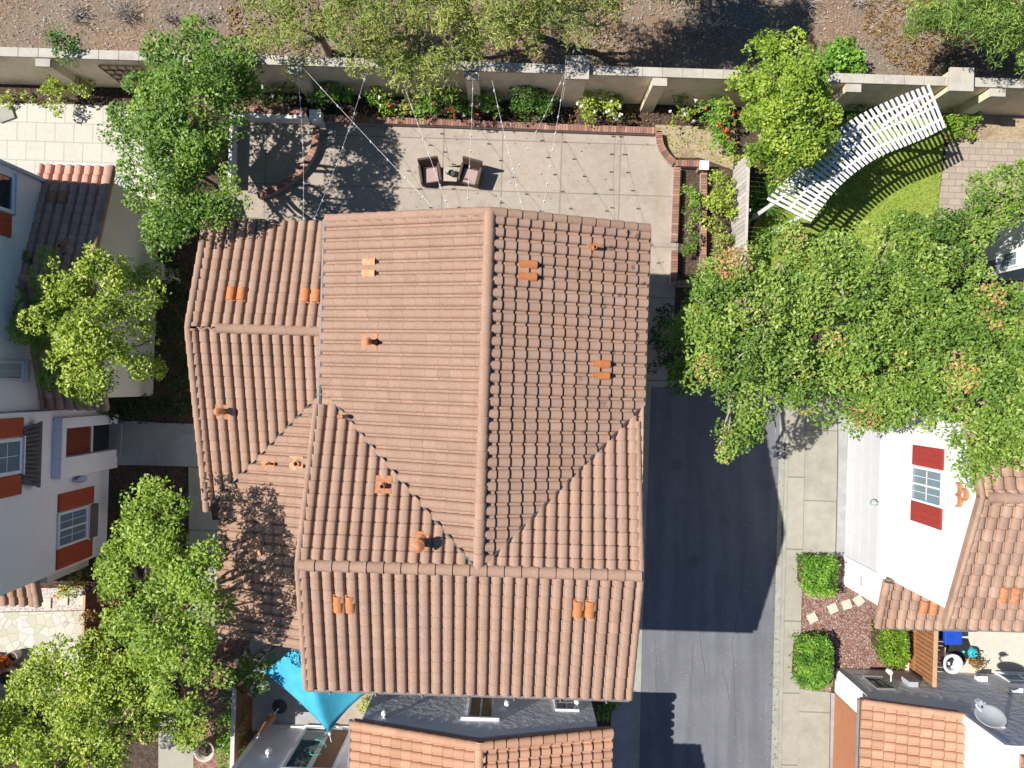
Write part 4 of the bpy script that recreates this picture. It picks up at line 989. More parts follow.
def can():
    c = P(973, 653, .3); r_ = thing('watering_can', 'teal watering can with black handle on the pale court', 'watering can', (c.x, c.y, .04))
    mb = MB(); mb.lathe((c.x, c.y, .04), [(.15, 0), (.16, .02), (.155, .28), (.10, .34), (.085, .34), (.08, .30), (0, .28)], 18); mb.build('body', M['teal'], r_, smooth=True)
    mb = MB(); mb.tube([(c.x-.12, c.y, .15), (c.x-.28, c.y+.05, .30), (c.x-.34, c.y+.06, .36)], [.035, .022, .04], 8); mb.build('spout', M['teal'], r_)
    mb = MB(); mb.tube([(c.x+.13, c.y, .10), (c.x+.24, c.y, .25), (c.x+.18, c.y, .42), (c.x, c.y, .40)], .02, 8); mb.build('handle', M['rubber'], r_)
    c = P(976, 663, .3); r_ = thing('potted_plant', 'small brown pot with tan dry plant behind the teal can', 'potted plant', (c.x, c.y, .04))
    mb = MB(); mb.lathe((c.x, c.y, .04), [(.09, 0), (.14, .22), (.15, .24), (.125, .24), (.12, .20), (0, .19)], 16); mb.build('pot', M['pot_orange'], r_)
    g = np.random.default_rng(3); leaf_mesh('foliage', np.array([c.x, c.y, .36]) + g.normal(size=(160, 3))*np.array([.11, .11, .08]), .10, M['leaf_tan'], r_, 3)
    c = P(941, 655, .4); tag(MB().box((c.x, c.y, .45), (.16, .62, .05), 0, .25).build('plank', M['wood_cap'], bevel=.005), 'short tan plank leaning between blue bin and white tub', 'plank')
can()
R = random.Random(9)
for i, (x, y) in enumerate(((812.5, 618), (833, 608.5), (847, 604.5), (859, 600.5))):
    c = P(x, y, .06); an = R.uniform(.3, .7)
    tag(MB().box((c.x, c.y, .045), (.30, .30, .06), an).build('stepping_stone', M['paver_cream'], bevel=.01),
        ['square cream stepping stone in red mulch, nearest the sidewalk', 'cream stepping stone in red mulch, second from the sidewalk', 'cream stepping stone in red mulch, second from the white wall', 'cream stepping stone in red mulch, touching the white wall'][i], 'stepping stone', 'stepping stones across the red mulch')
# ================================================================== LEFT-HAND HOUSE
AL = L(109, 470)[0]                      # its lower street... east wall (entry block)
lh = thing('lilac_house', 'shaded white house with red shutters along the left edge', 'house', W(AL-2, 0))
AW_ = L(153, 396)[0]                     # one-storey wing's east wall
bS_ = L(153, 396)[1]; bN_ = L(105, 168, 2.9)[1]
zr_w = 3.95; bm_ = (bS_+bN_)/2 - .1
a_rk = AW_ + .12
A2s = AL - .35                           # upper east wall
pwN = Plane(W(AW_, bm_, zr_w), 0, 1, .30); pwS = Plane(W(AW_, bm_, zr_w), 0, -1, .30)
mid0 = W(a_rk, bm_, zr_w); mid1 = W(A2s-.2, bm_, zr_w)
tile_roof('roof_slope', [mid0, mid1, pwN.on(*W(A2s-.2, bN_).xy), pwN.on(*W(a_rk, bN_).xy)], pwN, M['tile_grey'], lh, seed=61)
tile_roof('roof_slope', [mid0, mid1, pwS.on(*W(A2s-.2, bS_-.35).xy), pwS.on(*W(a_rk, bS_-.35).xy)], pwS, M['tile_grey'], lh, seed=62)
for (e, s) in ((pwN.on(*W(a_rk, bN_).xy), 1), (pwS.on(*W(a_rk, bS_-.35).xy), 2)): cap_line('rake_cap', e+UP, mid0+UP, M['tile_far'], lh, r=.11, ln=.36, seed=60+s)
cap_line('ridge_cap', mid0, mid1, M['tile_grey'], lh, seed=66)
mb = MB(); gable_block(mb, A2s-.1, AW_, bS_, bN_-.35, 2.72, zr_w-.16, 'A'); mb.build('wing_wall', M['stucco_cream'], lh)
mb = MB(); q = pwN.on(*W(a_rk, bN_+.05).xy); q2 = pwN.on(*W(A2s, bN_+.05).xy); mb.tube([q, q2], .05, 8); mb.build('gutter', M['trim_white'], lh)
vent_tiles(pwN, 59, 199, T2, lh); vent_pipe(pwN, 64, 247, T2, lh, r=.05, h=.22, cap=False)
# two-storey body: upper north part, then the entry block
bN2 = L(38, 184, 2.95)[1]
mb = MB(); mb.lbox(A2s-6, A2s, bS_-.4, bN2, 0, 6.0); mb.build('wall', M['stucco_lilac'], lh)
mb = MB(); mb.lbox(A2s-6, A2s+.08, bN2+.002, bN2+.09, 2.6, 6.0); mb.build('corner_trim', M['trim_blue'], lh)
bS2 = onA(97, 556, AL)[0]
mb = MB(); mb.lbox(AL-6.3, AL, bS2, bS_-.42, 0, 6.0); mb.build('wall', M['stucco_lilac'], lh)
# windows on the upper wall
(b0, z0), (b1, z1) = onA(9, 210, A2s), onA(-8, 197, A2s)
window(lh, A2s, 'A', 1, b0, b0+.85, z0, z0+1.2, glass='glass_dark', panes=1, bars=0, fw=.09)
b0s = onA(12, 233, A2s)[0]; shutter(lh, A2s, 'A', 1, b0-.72, b0-.12, z0-.06, z0+1.3, 'red_shutter_dark')
(b0, z0), (b1, z1) = onA(19, 378, A2s), onA(0, 363, A2s)
b0, b1 = order(onA(18, 378, A2s)[0], onA(18, 364, A2s)[0])
window(lh, A2s, 'A', 1, b0, b1, z0, z0+1.1, glass='blind_grey', panes=1, bars=1, fw=.09)
mb = MB(); mb.lbox(A2s+.005, A2s+.03, b0-.12, b1+.12, z0-.42, z0-.10); mb.build('sill_panel', M['trim_blue'], lh)
# big window with shutters and a tiled ledge on the entry block
b0, z0 = onA(17, 470, AL); b1 = onA(17, 441, AL)[0]
window(lh, AL, 'A', 1, b0, b1, z0, z0+1.3, glass='glass_blue', panes=1, bars=2, fw=.09)
shutter(lh, AL, 'A', 1, b1+.12, b1+.62, z0-.15, z0+1.4, 'red_shutter_dark'); shutter(lh, AL, 'A', 1, b0-.66, b0-.12, z0-.15, z0+1.4, 'red_shutter_dark')
zl0 = onA(34, 455, AL)[1]
mb = MB(); mb.prism([W(AL+.003, b0-.10), W(AL+.003, b1+.10), W(AL+.20, b1+.50), W(AL+.20, b0-.55)], zl0-.02, [z0-.12, z0-.12, zl0+.10, zl0+.10]); ledge = mb.build('window_ledge', M['slate'], lh)
mb = MB(); k0_, k1_ = b0-.55, b1+.50; nk = 14
for k in range(nk):
    u_ = k0_ + (k1_-k0_)*(k+.5)/nk; mb.tube([W(AL+.05, u_*.85+.15*(b0+b1)/2, z0-.13), W(AL+.23, u_, zl0+.11)], .045, 6)
mb.build('ledge_tile', M['slate'], ledge)
# entry portal with a recessed red door
bp0 = onA(52, 479, AL)[0]; bp1 = onA(52, 418, AL)[0]; zt = onA(52, 450, AL)[1]
do0 = onA(60, 457, AL)[0]; do1 = onA(60, 428, AL)[0]; zo1 = onA(57, 440, AL)[1]
mb = MB()
mb.lbox(AL+.003, AL+.28, bp0, do0, 0, zt); mb.lbox(AL+.003, AL+.28, do1, bp1, 0, zt); mb.lbox(AL+.003, AL+.28, do0+.002, do1-.002, zo1, zt)
po = mb.build('entry_portal', M['stucco_lilac'], lh, bevel=.015)
zd = onA(89, 440, AL)[1]
mb = MB(); mb.lbox(AL+.004, AL+.03, do0+.003, do1-.003, zd, zo1-.003); mb.build('door', M['door_red'], lh)
mb = MB(); mb.lbox(AL+.004, AL+.07, do0+.003, do1-.003, zd-.10, zd-.003); mb.build('door_rail', M['stucco_cream'], lh)
mb = MB(); mb.lbox(AL+.004, AL+.02, do0+.003, do1-.003, .10, zd-.103); mb.build('door_glass', M['glass_dark'], lh)
mb = MB(); mb.lbox(AL+.003, AL+.42, do0-.25, do1+.1, 0, .098); mb.build('door_step', M['concrete_shade'], lh)
b_, z_ = onA(76, 479, AL)
mb = MB(); mb.lathe(W(AL+.16, b_, z_), [(.02, -.20), (.10, -.16), (.12, .05), (.06, .15), (.02, .22), (0, .24)], 10)
mb.lbox(AL+.004, AL+.05, b_-.06, b_+.06, z_-.1, z_+.2); mb.tube([W(AL+.05, b_, z_+.18), W(AL+.12, b_, z_+.26), W(AL+.16, b_, z_+.2)], .015, 6); mb.build('wall_lantern', M['trim_blue'], lh)
# ground-floor window
b0, z0 = onA(84, 537, AL); b1 = onA(84, 508, AL)[0]; z1 = onA(58, 520, AL)[1]
window(lh, AL, 'A', 1, b0, b1, z0, z1, glass='glass_blue', panes=2, bars=1, fw=.07)
shutter(lh, AL, 'A', 1, b1+.10, b1+.62, z0-.40, z1+.05, 'red_shutter_dark'); shutter(lh, AL, 'A', 1, b0-.68, b0-.10, z0-.40, z1+.05, 'red_shutter_dark')
mb = MB(); mb.lbox(AL+.003, AL+.14, b0-.06, b1+.06, z0-.50, z0-.09); mb.build('window_ledge', M['slate'], lh)
# low tiled roof against the south end, half in the sun
pp = Plane(W(AL-1, bS2-.05, 3.1), 0, -1, .30)
e0 = L(48, 601, 2.5); a_e = e0[0]; b_e = e0[1]
tile_roof('roof_slope', [pp.on(*W(a_e, bS2-.01).xy), pp.on(*W(a_e, b_e).xy), pp.on(*W(a_e-5, b_e).xy), pp.on(*W(a_e-5, bS2-.01).xy)], pp, M['tile'], lh, seed=68)
cap_line('rake_cap', pp.on(*W(a_e, b_e).xy)+UP, pp.on(*W(a_e, bS2).xy)+UP, M['tile_far'], lh, r=.10, ln=.36, seed=69)
mb = MB(); mb.lbox(a_e-5, a_e-.3, b_e+.4, bS2-.02, 0, 2.1); mb.build('low_wall', M['stucco_cream'], lh)
# next house beyond: only its shade falls into the picture; an added wall casts it
mb = MB()
cab = P(155, 271, 1.25)
box = thing('utility_cabinet', 'plain beige utility cabinet in the dark passage beside the tiled roof', 'cabinet', (cab.x, cab.y, 0))
mb = MB(); mb.box((cab.x, cab.y, .62), (.46, .46, 1.22), PH); mb.build('cabinet_body', M['box_beige'], box, bevel=.015)
mb = MB(); mb.box((cab.x, cab.y, 1.26), (.50, .52, .05), PH); mb.build('lid', M['box_beige'], box, bevel=.01)
mb = MB(); mb.lathe((cab.x+.08, cab.y+.05, 1.285), [(.02, 0), (.02, .012), (0, .014)], 8); mb.build('lid_bolt', M['metal_dark'], box)

# ================================================================== PERIMETER BLOCK WALL
bw0 = L(900, 112)[1]; WT = 2.05; TH = .24
pw = thing('perimeter_wall', 'long tan block wall with pale cap, along the dirt slope', 'wall', W(0, bw0))
mb = MB(); mb.lbox(-30, 30, bw0, bw0+TH, -.1, WT); mb.build('wall_panel', M['wall_block'], pw)
mb = MB()
R = random.Random(3); a = -30
while a < 30:
    ln_ = .60; mb.lbox(a+.004, a+ln_-.004, bw0-.02, bw0+TH+.02, WT+.002, WT+.085, R.uniform(.3, .7)); a += ln_
mb.build('wall_cap', M['wall_cap'], pw, bevel=.012)
for x in (62, 299, 472, 663, 868, 1026):
    ac = onB(x, 70, bw0)[0]; mb = MB(); mb.lbox(ac-.20, ac+.20, bw0-.26, bw0-.004, -.1, WT+.01); pi = mb.build('pilaster', M['wall_block'], pw)
    mb = MB(); mb.lbox(ac-.22, ac+.22, bw0-.29, bw0-.052, WT+.012, WT+.088); mb.build('pilaster_cap', M['wall_cap'], pi, bevel=.01)
for x, y in ((577, 72), (961, 80)):
    ac, bc = L(x, y, 2.25); mb = MB(); mb.lbox(ac-.30, ac+.30, bw0-.17, bw0+TH+.17, -.1, 2.2); pi = mb.build('pier', M['wall_block'], pw)
    mb = MB(); mb.lbox(ac-.36, ac+.36, bw0-.23, bw0+TH+.23, 2.202, 2.30); mb.build('pier_cap', M['wall_cap'], pi, bevel=.015)
ac0, zc0 = onB(101, 66, bw0); ac1, zc1 = onB(133, 82, bw0)
tr = thing('plant_trellis', 'dark square-grid trellis on the block wall, upper left', 'trellis', W(ac0, bw0-.05))
mb = MB()
for k in range(6): a_ = ac0 + (ac1-ac0+.9)*k/5; mb.lbox(a_-.018, a_+.018, bw0-.07, bw0-.045, .35, 1.75)
for k in range(5): z_ = .4 + 1.3*k/4; mb.lbox(ac0, ac0+(ac1-ac0+.9), bw0-.044, bw0-.02, z_-.018, z_+.018)
mb.build('lattice', M['wood_brown'], tr)

# ================================================================== BRICK EDGING AND GARDEN WALLS
def brick_run(mb, pts, w=.24, h0=0.0, h1=.30, step=.085, seed=1):
    """soldier course along a world polyline: each brick laid across it"""
    R = random.Random(seed); seg = [(Vector(a), Vector(b)) for a, b in zip(pts, pts[1:])]
    for a, b in seg:
        d = b-a; ln = d.length; d.normalize(); n = max(1, int(ln/step)); an = math.atan2(d.y, d.x)
        for k in range(n):
            c = a + d*((k+.5)*ln/n); zt_ = h1 + R.uniform(-.004, .004)
            mb.box((c.x, c.y, (zt_+h1-.075)/2), (ln/n-.010, w, zt_-h1+.075), an, tint=R.gauss(.5, .22))
def core_run(mb, pts, w=.22, h0=0.0, h1=.22):
    for a, b in zip(pts, pts[1:]):
        a, b = Vector(a), Vector(b); c = (a+b)/2; d = b-a
        mb.box((c.x, c.y, (h0+h1)/2), (d.length+.01, w, h1-h0), math.atan2(d.y, d.x))
def arc_px(pts, z, n=10):
    """smooth curve through seen pixels (Catmull-Rom)"""
    q = [P(x, y, z) for x, y in pts]; out = []
    for i in range(len(q)-1):
        a = q[max(i-1, 0)]; b = q[i]; c = q[i+1]; d = q[min(i+2, len(q)-1)]
        for k in range(n):
            t = k/n; out.append(.5*((2*b) + (c-a)*t + (2*a-5*b+4*c-d)*t*t + (3*b-a-3*c+d)*t**3))
    return out + [q[-1]]
def brick_wall(name, label, runs, h=.30, w=.20, seed=1, cat='planter wall', group=None, core='mortar', curved=False):
    allp = [Vector(p) for r_ in runs for p in r_]; c = sum(allp, Vector())/len(allp)
    root = thing(name, label, cat, (c.x, c.y, 0), group); mb = MB(); mc = MB()
    for i, r_ in enumerate(runs): brick_run(mb, r_, w, 0, h, seed=seed+i); core_run(mc, r_, w-.03, 0, h-.08)
    mc.build('wall_core', M[core], root); mb.build('brick_course', M['brick_top'], root)
    return root
brick_wall('brick_planter_wall', 'long straight brick edging between the rose bed and the patio', [[P(318, 118, .3), P(440, 122, .3), P(560, 127, .3), P(657, 130.5, .3)]], seed=1)
brick_wall('brick_planter_wall', 'quarter-circle brick edging at the right end of the patio', [arc_px([(659, 132), (661, 145), (668, 156), (675, 162.5)], .3, 6), [P(675.5, 163, .3), P(699, 163.5, .3)]], seed=4)
brick_wall('brick_planter_wall', 'straight brick edging running down the right side of the patio', [[P(677.5, 167, .3), P(674.5, 241, .3)]], seed=7)
brick_wall('brick_planter_wall', 'thin brick edging below the white post, behind the leafy planter', [[P(704.5, 170, .3), P(703.5, 268, .3)]], w=.18, seed=9)
brick_wall('brick_planter_wall', 'short dark brick corner edging at the lower right patio end', [[P(675, 250, .4), P(674, 284, .4)], [P(678, 283, .4), P(698, 283, .4)]], h=.4, seed=12)
brick_wall('brick_seat_wall', 'curved brick edging in tree shade at the left end of the patio', [arc_px([(316, 126), (314, 146), (304, 165), (290, 179), (274, 189), (257, 195)], .3, 6)], seed=15)
def post(px_, py_, z, s, name, label, mat='trim_white'):
    c = P(px_, py_, z); r_ = thing(name, label, 'post', (c.x, c.y, 0))
    mb = MB(); mb.box((c.x, c.y, (z-.06)/2), (s*.86, s*.86, z-.06), PH); mb.build('shaft', M['brick_top' if mat == 'trim_white' else mat], r_)
    mb = MB(); mb.box((c.x, c.y, z-.028), (s, s, .05), PH); mb.build('cap', M[mat], r_, bevel=.01)
post(704.5, 165, .55, .30, 'brick_post', 'low brick post with square white cap beside the right planter')
post(315, 115, .75, .36, 'garden_post', 'stout pale square post where the shaded curved edging starts', 'stucco_white')
gwl = thing('garden_wall', 'low white-faced garden wall with brick top, under the big left tree', 'wall', P(236, 118))
a0, bW = L(237, 120, .2); a1, _ = L(309, 120, .2); bS3 = L(237, 190)[1]
mb = MB(); mb.lbox(a0-.02, a1, bW, bW+.12, 0, .50); mb.lbox(a0-.12, a0-.022, bS3, bW+.12, 0, .50); mb.build('white_face', M['stucco_white'], gwl)
mb = MB(); brick_run(mb, [W(a0-.1, bW+.24, 0), W(a1, bW+.24, 0)], .22, 0, .52, seed=3); mb.build('brick_course', M['brick_top'], gwl)
# wood fence on the right of the planters
fa = L(732, 200)[0]; f0 = L(732, 276)[1]; f1 = L(732, 166)[1]
wf = thing('wood_fence', 'weathered grey board fence between the planters and the pergola garden', 'fence', W(fa, f0))
mb = MB(); n_ = int((f1-f0)/.15)
for k in range(n_): mb.lbox(fa-.012, fa+.012, f0+.15*k+.004, f0+.15*k+.144, .04, 1.50+rnd.uniform(-.02, .02), rnd.uniform(.1, .9))
mb.build('board', M['wood_grey'], wf)
mb = MB(); mb.lbox(fa-.03, fa+.05, f0, f1, 1.525, 1.56); mb.lbox(fa+.0125, fa+.05, f0, f1, .4, .49); mb.build('rail', M['wood_grey'], wf)
for b_ in (f0+.05, (f0+f1)/2, f1-.05):
    mb = MB(); mb.lbox(fa+.052, fa+.14, b_-.045, b_+.045, 0, 1.5); mb.build('post', M['wood_grey'], wf)
fa = L(112, 600)[0]; f0 = L(111, 690)[1]; f1 = L(111, 578)[1]
bf = thing('wood_fence', 'dark brown board fence at the end of the flagstone terrace', 'fence', W(fa, f0))
mb = MB(); n_ = int((f1-f0)/.15)
for k in range(n_): mb.lbox(fa-.012, fa+.012, f0+.15*k+.004, f0+.15*k+.144, .04, 1.52, rnd.uniform(.1, .9))
mb.build('board', M['wood_brown'], bf)
mb = MB(); mb.lbox(fa-.035, fa+.035, f0, f1, 1.522, 1.56); mb.build('cap_rail', M['wood_cap'], bf)
fa = L(252, 720)[0]; f0 = L(252, 768)[1]; f1 = L(252, 668)[1]
cf = thing('wood_fence', 'dark narrow fence with grey top beside the blue shade sail', 'fence', W(fa, f0))
mb = MB(); n_ = int((f1-f0)/.15)
for k in range(n_): mb.lbox(fa-.012, fa+.012, f0+.15*k+.001, f0+.15*k+.149, .0, 1.62, rnd.uniform(.1, .9))
mb.build('board', M['wood_brown'], cf)
mb = MB(); mb.lbox(fa-.06, fa+.06, f0, f1, 1.622, 1.66); mb.build('cap_rail', M['wood_grey'], cf)

# ================================================================== PATIO FURNITURE
def wicker_chair():
    r_ = thing('wicker_chair', 'dark wicker armchair', 'armchair', (0, 0, 0), 'wicker armchairs on the patio')
    mb = MB(); mb.prism([(-.34, -.36), (.34, -.36), (.34, .30), (-.34, .30)], .08, .32); mb.build('seat_base', M['wicker'], r_, bevel=.02)
    mb = MB(); vs = []
    for y, z in ((.28, .10), (.44, .86), (.36, .88), (.20, .10)): vs += [(-.37, y, z), (.37, y, z)]
    mb.add(vs, [(0, 1, 3, 2), (2, 3, 5, 4), (4, 5, 7, 6), (6, 7, 1, 0), (0, 2, 4, 6), (7, 5, 3, 1)]); mb.build('backrest', M['wicker'], r_, bevel=.02)
    for s in (-1, 1):
        mb = MB(); x0, x1 = sorted((s*.30, s*.395)); mb.prism([(x0, -.37), (x1, -.37), (x1, .26), (x0, .26)], .06, [.58, .58, .66, .66]); mb.build('arm', M['wicker'], r_, bevel=.025)
        for y in (-.32, .26):
            mb = MB(); mb.tube([(s*.33, y, 0), (s*.33, y, .09)], .025, 8); mb.build('leg', M['metal_dark'], r_)
    mb = MB(); mb.prism([(-.275, -.35), (.275, -.35), (.275, .17), (-.275, .17)], .325, .44); mb.build('seat_cushion', M['cushion'], r_, bevel=.035)
    return r_
ch = wicker_chair(); c = P(430.5, 173, .4); ch.location = (c.x, c.y, .03); ch.rotation_euler = (0, 0, .14)
ch['label'] = 'dark wicker armchair on the shaded side of the small patio table'
ch.scale = (.88, .88, .94)
c2 = copy_tree(ch); c = P(470.5, 174, .4); c2.location = (c.x, c.y, .03); c2.rotation_euler = (0, 0, -.26)
c2['label'] = 'dark wicker armchair casting a long clear shadow on the patio'
ch['label'] = 'dark wicker armchair whose shadow falls on the small patio table'
c = P(450.5, 175, .4); tb = thing('side_table', 'small square tan side table between two wicker armchairs', 'table', (c.x, c.y, .03))
mb = MB(); mb.box((c.x, c.y, .49), (.44, .46, .04), -.05); mb.build('tabletop', M['table_top'], tb, bevel=.008)
for sx in (-1, 1):
    for sy in (-1, 1):
        mb = MB(); mb.box((c.x+sx*.18, c.y+sy*.19, .25), (.04, .04, .44), -.05); mb.build('leg', M['wicker'], tb)
mb = MB(); mb.lathe((c.x+.05, c.y-.0, .542), [(.05, 0), (.10, .03), (.11, .10), (.095, .10), (.085, .04), (0, .035)], 16); tag(mb.build('bowl', M['metal_dark']), 'small dark round bowl on the patio side table', 'bowl')
mb = MB(); mb.lathe((c.x-.13, c.y+.02, .542), [(.035, 0), (.045, .09), (.038, .09), (.032, .02), (0, .02)], 12); tag(mb.build('cup', M['metal_white']), 'little white cup beside the dark bowl on the side table', 'cup')

# ================================================================== STRING LIGHTS
def string_light(label, pa, pb, za, zb, sag=.25, n=9, seed=1):
    a = P(*pa, za); b = P(*pb, zb); R = random.Random(seed); r_ = thing('string_light', label, 'string light', a, 'string lights over the patio')
    pts = []
    for i in range(25):
        t = i/24; q = a.lerp(b, t); q.z -= sag*4*t*(1-t); pts.append(q)
    mb = MB(); mb.tube(pts, .0045, 4); mb.build('cable', M['paint_white'], r_)
    for k in range(n):
        t = (k+.6)/n; q = a.lerp(b, t); q.z -= sag*4*t*(1-t)
        mb = MB(); s = R.choice((-1, 1))*.0
        mb.tube([q, q-Vector((0, 0, .05))], .018, 6); mb.lathe(q-Vector((0, 0, .15)), [(0, 0), (.022, .02), (.028, .05), (.016, .09), (.012, .10)], 8)
        mb.build('bulb', M['paint_white'], r_)
for i, (la, pa, pb) in enumerate((
    ('string light crossing the patio diagonally from the left wall pilaster', (295, 59), (449, 224)),
    ('string light running straight down over the shaded left corner', (297, 70), (303, 226)),
    ('string light leaning left towards the shaded corner of the roof', (367, 69), (311, 226)),
    ('string light passing just left of the first wicker armchair', (403, 83), (454, 224)),
    ('string light passing straight down over the second wicker armchair', (473, 79), (466, 222)),
    ('string light slanting right from the middle wall pilaster to the roof', (492, 80), (527, 226)),
    ('string light slanting left from the capped wall pier', (565, 73), (487, 224)),
    ('steep string light running down from the capped wall pier', (565.5, 73), (540, 226)))):
    string_light(la, pa, pb, 2.35, 5.1, .28, 9, i)

# ================================================================== PERGOLA
pg = thing('pergola', 'curved white garden pergola with slatted open roof over the lawn', 'pergola', P(845, 190))
out_px = [(929, 88), (893, 102.5), (859, 119), (838, 134), (818, 152), (795, 175), (784, 187), (770.5, 200)]
in_px = [(943, 124), (924, 134), (902, 143.5), (877, 152), (852.5, 168), (832, 187), (818, 203), (806, 218)]
zp = 2.55
oc = arc_px(out_px, zp, 12); ic = arc_px([in_px[0], (923, 134.5), (901, 143.5), (878, 153), (853, 169), (833, 187), (820, 203), (808, 219)], zp, 12)
def along(c, t):
    ls = [0]
    for a, b in zip(c, c[1:]): ls.append(ls[-1] + (b-a).length)
    d = t*ls[-1]
    for i in range(len(c)-1):
        if ls[i+1] >= d: return c[i].lerp(c[i+1], (d-ls[i])/(ls[i+1]-ls[i]+1e-9))
    return c[-1]
NS_ = 36
for k in range(NS_):
    t = k/(NS_-1); a = along(oc, t); b = along(ic, t); d = (b-a).normalized()
    mb = MB(); mb.bar(a-d*.10, b+d*.12, .080, .022); mb.build('slat', M['paint_white'], pg)
for f in (.14, .5, .86):
    pts = [along(oc, k/30).lerp(along(ic, k/30), f) - Vector((0, 0, .09)) for k in range(31)]
    mb = MB()
    for a, b in zip(pts, pts[1:]): mb.bar(a, b, .06, .12)
    mb.build('beam', M['paint_white'], pg)
for t in (.02, .34, .66, .985):
    for f in (.14, .86):
        q = along(oc, t).lerp(along(ic, t), f); mb = MB(); mb.box((q.x, q.y, 1.17), (.11, .11, 2.34), .4); mb.build('post', M['paint_white'], pg)

# ================================================================== SHADE SAIL
sl = thing('shade_sail', 'bright blue shade sail stretched beside the tiled roof', 'shade sail', P(300, 690))
cs = [P(301, 636, 3.0), P(263, 671.5, 2.3), P(329, 732, 2.9), P(376, 686, 2.5)]
mb = MB(); nn_ = 18; vs = []
for i in range(nn_+1):
    for j in range(nn_+1):
        s, t = i/nn_, j/nn_
        q = cs[0]*(1-s)*(1-t) + cs[1]*s*(1-t) + cs[2]*s*t + cs[3]*(1-s)*t
        c = sum(cs, Vector())/4; e = max(abs(2*s-1), abs(2*t-1)); 
        pull = .34*(4*s*(1-s)*(abs(2*t-1)**3) + 4*t*(1-t)*(abs(2*s-1)**3)); q = q.lerp(Vector((c.x, c.y, q.z)), pull*.22)
        crease = abs(s-t); q.z += .42*(1-min(1, crease*1.6))**2 * (1-e**4)*1.0
        vs.append(q)
fs = [(i*(nn_+1)+j, i*(nn_+1)+j+1, (i+1)*(nn_+1)+j+1, (i+1)*(nn_+1)+j) for i in range(nn_) for j in range(nn_)]
mb.add(vs, fs); o = mb.build('fabric', M['sail_blue'], sl, smooth=True)
md = o.modifiers.new('thickness', 'SOLIDIFY'); md.thickness = .006
for k, q in enumerate(cs):
    c = sum(cs, Vector())/4; d = (q-c).normalized(); mb = MB(); mb.tube([q-d*.05, q+d*.28], .012, 6); mb.lathe(q+d*.06, [(.03, -.01), (.045, 0), (.03, .01)], 8); mb.build('corner_cable', M['metal_white'], sl)
for (x, y, z, la) in ((261, 669, 2.4, 'slim grey steel post holding the sail corner by the white roses'),):
    c = P(x, y, z); tag(MB().tube([(c.x-.2, c.y, 0), (c.x-.2, c.y, z)], .035, 10).build('sail_post', M['gutter_grey'], smooth=True), la, 'post')
# closed parasol and garden tools in the dark passage
c = P(280, 706, .0); um = thing('folded_parasol', 'folded brown parasol standing in the dark passage by the sail', 'parasol', (c.x, c.y, 0))
mb = MB(); mb.tube([(c.x, c.y, 0), (c.x, c.y, 2.1)], .022, 8); mb.build('pole', M['metal_white'], um)
mb = MB(); mb.lathe((c.x, c.y, .75), [(.05, 0), (.13, .06), (.11, .5), (.05, 1.15), (0, 1.25)], 9); mb.build('canopy', M['shade_brown'], um)
mb = MB(); mb.lathe((c.x, c.y, 0), [(.24, 0), (.24, .05), (.05, .09), (.04, .2)], 16); mb.build('base', M['metal_dark'], um)

# ================================================================== POTS ON THE LEFT TERRACE, URN
def pot(x, y, r, h, mat, label, plant=None, seed=1, name='plant_pot'):
    c = P(x, y, h); r_ = thing(name, label, 'pot', (c.x, c.y, .04))
    mb = MB(); mb.lathe((c.x, c.y, .04), [(r*.6, 0), (r*.82, h*.35), (r*.92, h*.85), (r*1.02, h*.9), (r*1.02, h), (r*.86, h), (r*.82, h*.85), (0, h*.82)], 24); mb.build('vessel', M[mat], r_, smooth=True)
    mb = MB(); mb.lathe((c.x, c.y, .04+h*.83), [(r*.83, 0), (r*.6, .012), (0, .015)], 16); mb.build('potting_soil', M['soil'], r_)
    if plant:
        g = np.random.default_rng(seed); C = np.array([c.x, c.y, h+.18]) + g.normal(size=(260, 3))*np.array([r*.6, r*.6, .09]); leaf_mesh('foliage', C, .09, M[plant], r_, seed)
pot(204.5, 751, .33, .65, 'pot_cream', 'big weathered cream urn on the red bark bed', name='garden_urn')
pot(5, 679, .34, .55, 'pot_cream', 'wide cream pot of dark soil at the left edge')
pot(3, 663, .24, .45, 'pot_orange', 'orange flowering pot at the left edge of the shaded terrace', 'petal_orange', 5)
pot(12, 657, .19, .4, 'pot_cream', 'small round cream pot behind the orange flowers')
mb = MB(); c = P(4, 695, .2); tag(MB().box((c.x, c.y, .28), (.62, .5, .44), .5).build('storage_crate', M['blind_olive'], bevel=.02), 'olive storage crate half outside the frame, below the wide cream pot', 'crate')
for i, (x, y) in enumerate(((63, 600), (83, 600), (31, 603), (46, 603))):
    c = P(x, y, .05); tag(MB().box((c.x, c.y, .05), (.34, .34, .05), PH).build('square_paver', M['paver_cream'], bevel=.01),
      ['cream square paver in the gravel, under the sunlit low roof corner', 'cream square paver in the gravel, nearest the dark brown fence', 'cream square paver in the gravel, partly under the low roof edge', 'cream square paver in gravel between the low roof and terrace'][i], 'paver', 'square pavers in the gravel strip')
# unseen wall added to cast the neighbour house's shadow on the terrace
c = P(-70, 668, 0); nw = thing('unseen_shade_wall', 'unseen stucco wall added west of the terrace to cast its shade', 'wall', (c.x, c.y, 0))
a_, b_ = L(-20, 649); mb = MB(); mb.lbox(a_-.6, a_-.35, b_-3.2, b_, 0, 3.2); mb.build('wall_panel', M['stucco_lilac'], nw)
mb = MB(); mb.lbox(a_-.64, a_-.31, b_-3.2, b_+.03, 3.202, 3.26); mb.build('wall_cap', M['trim_white'], nw)
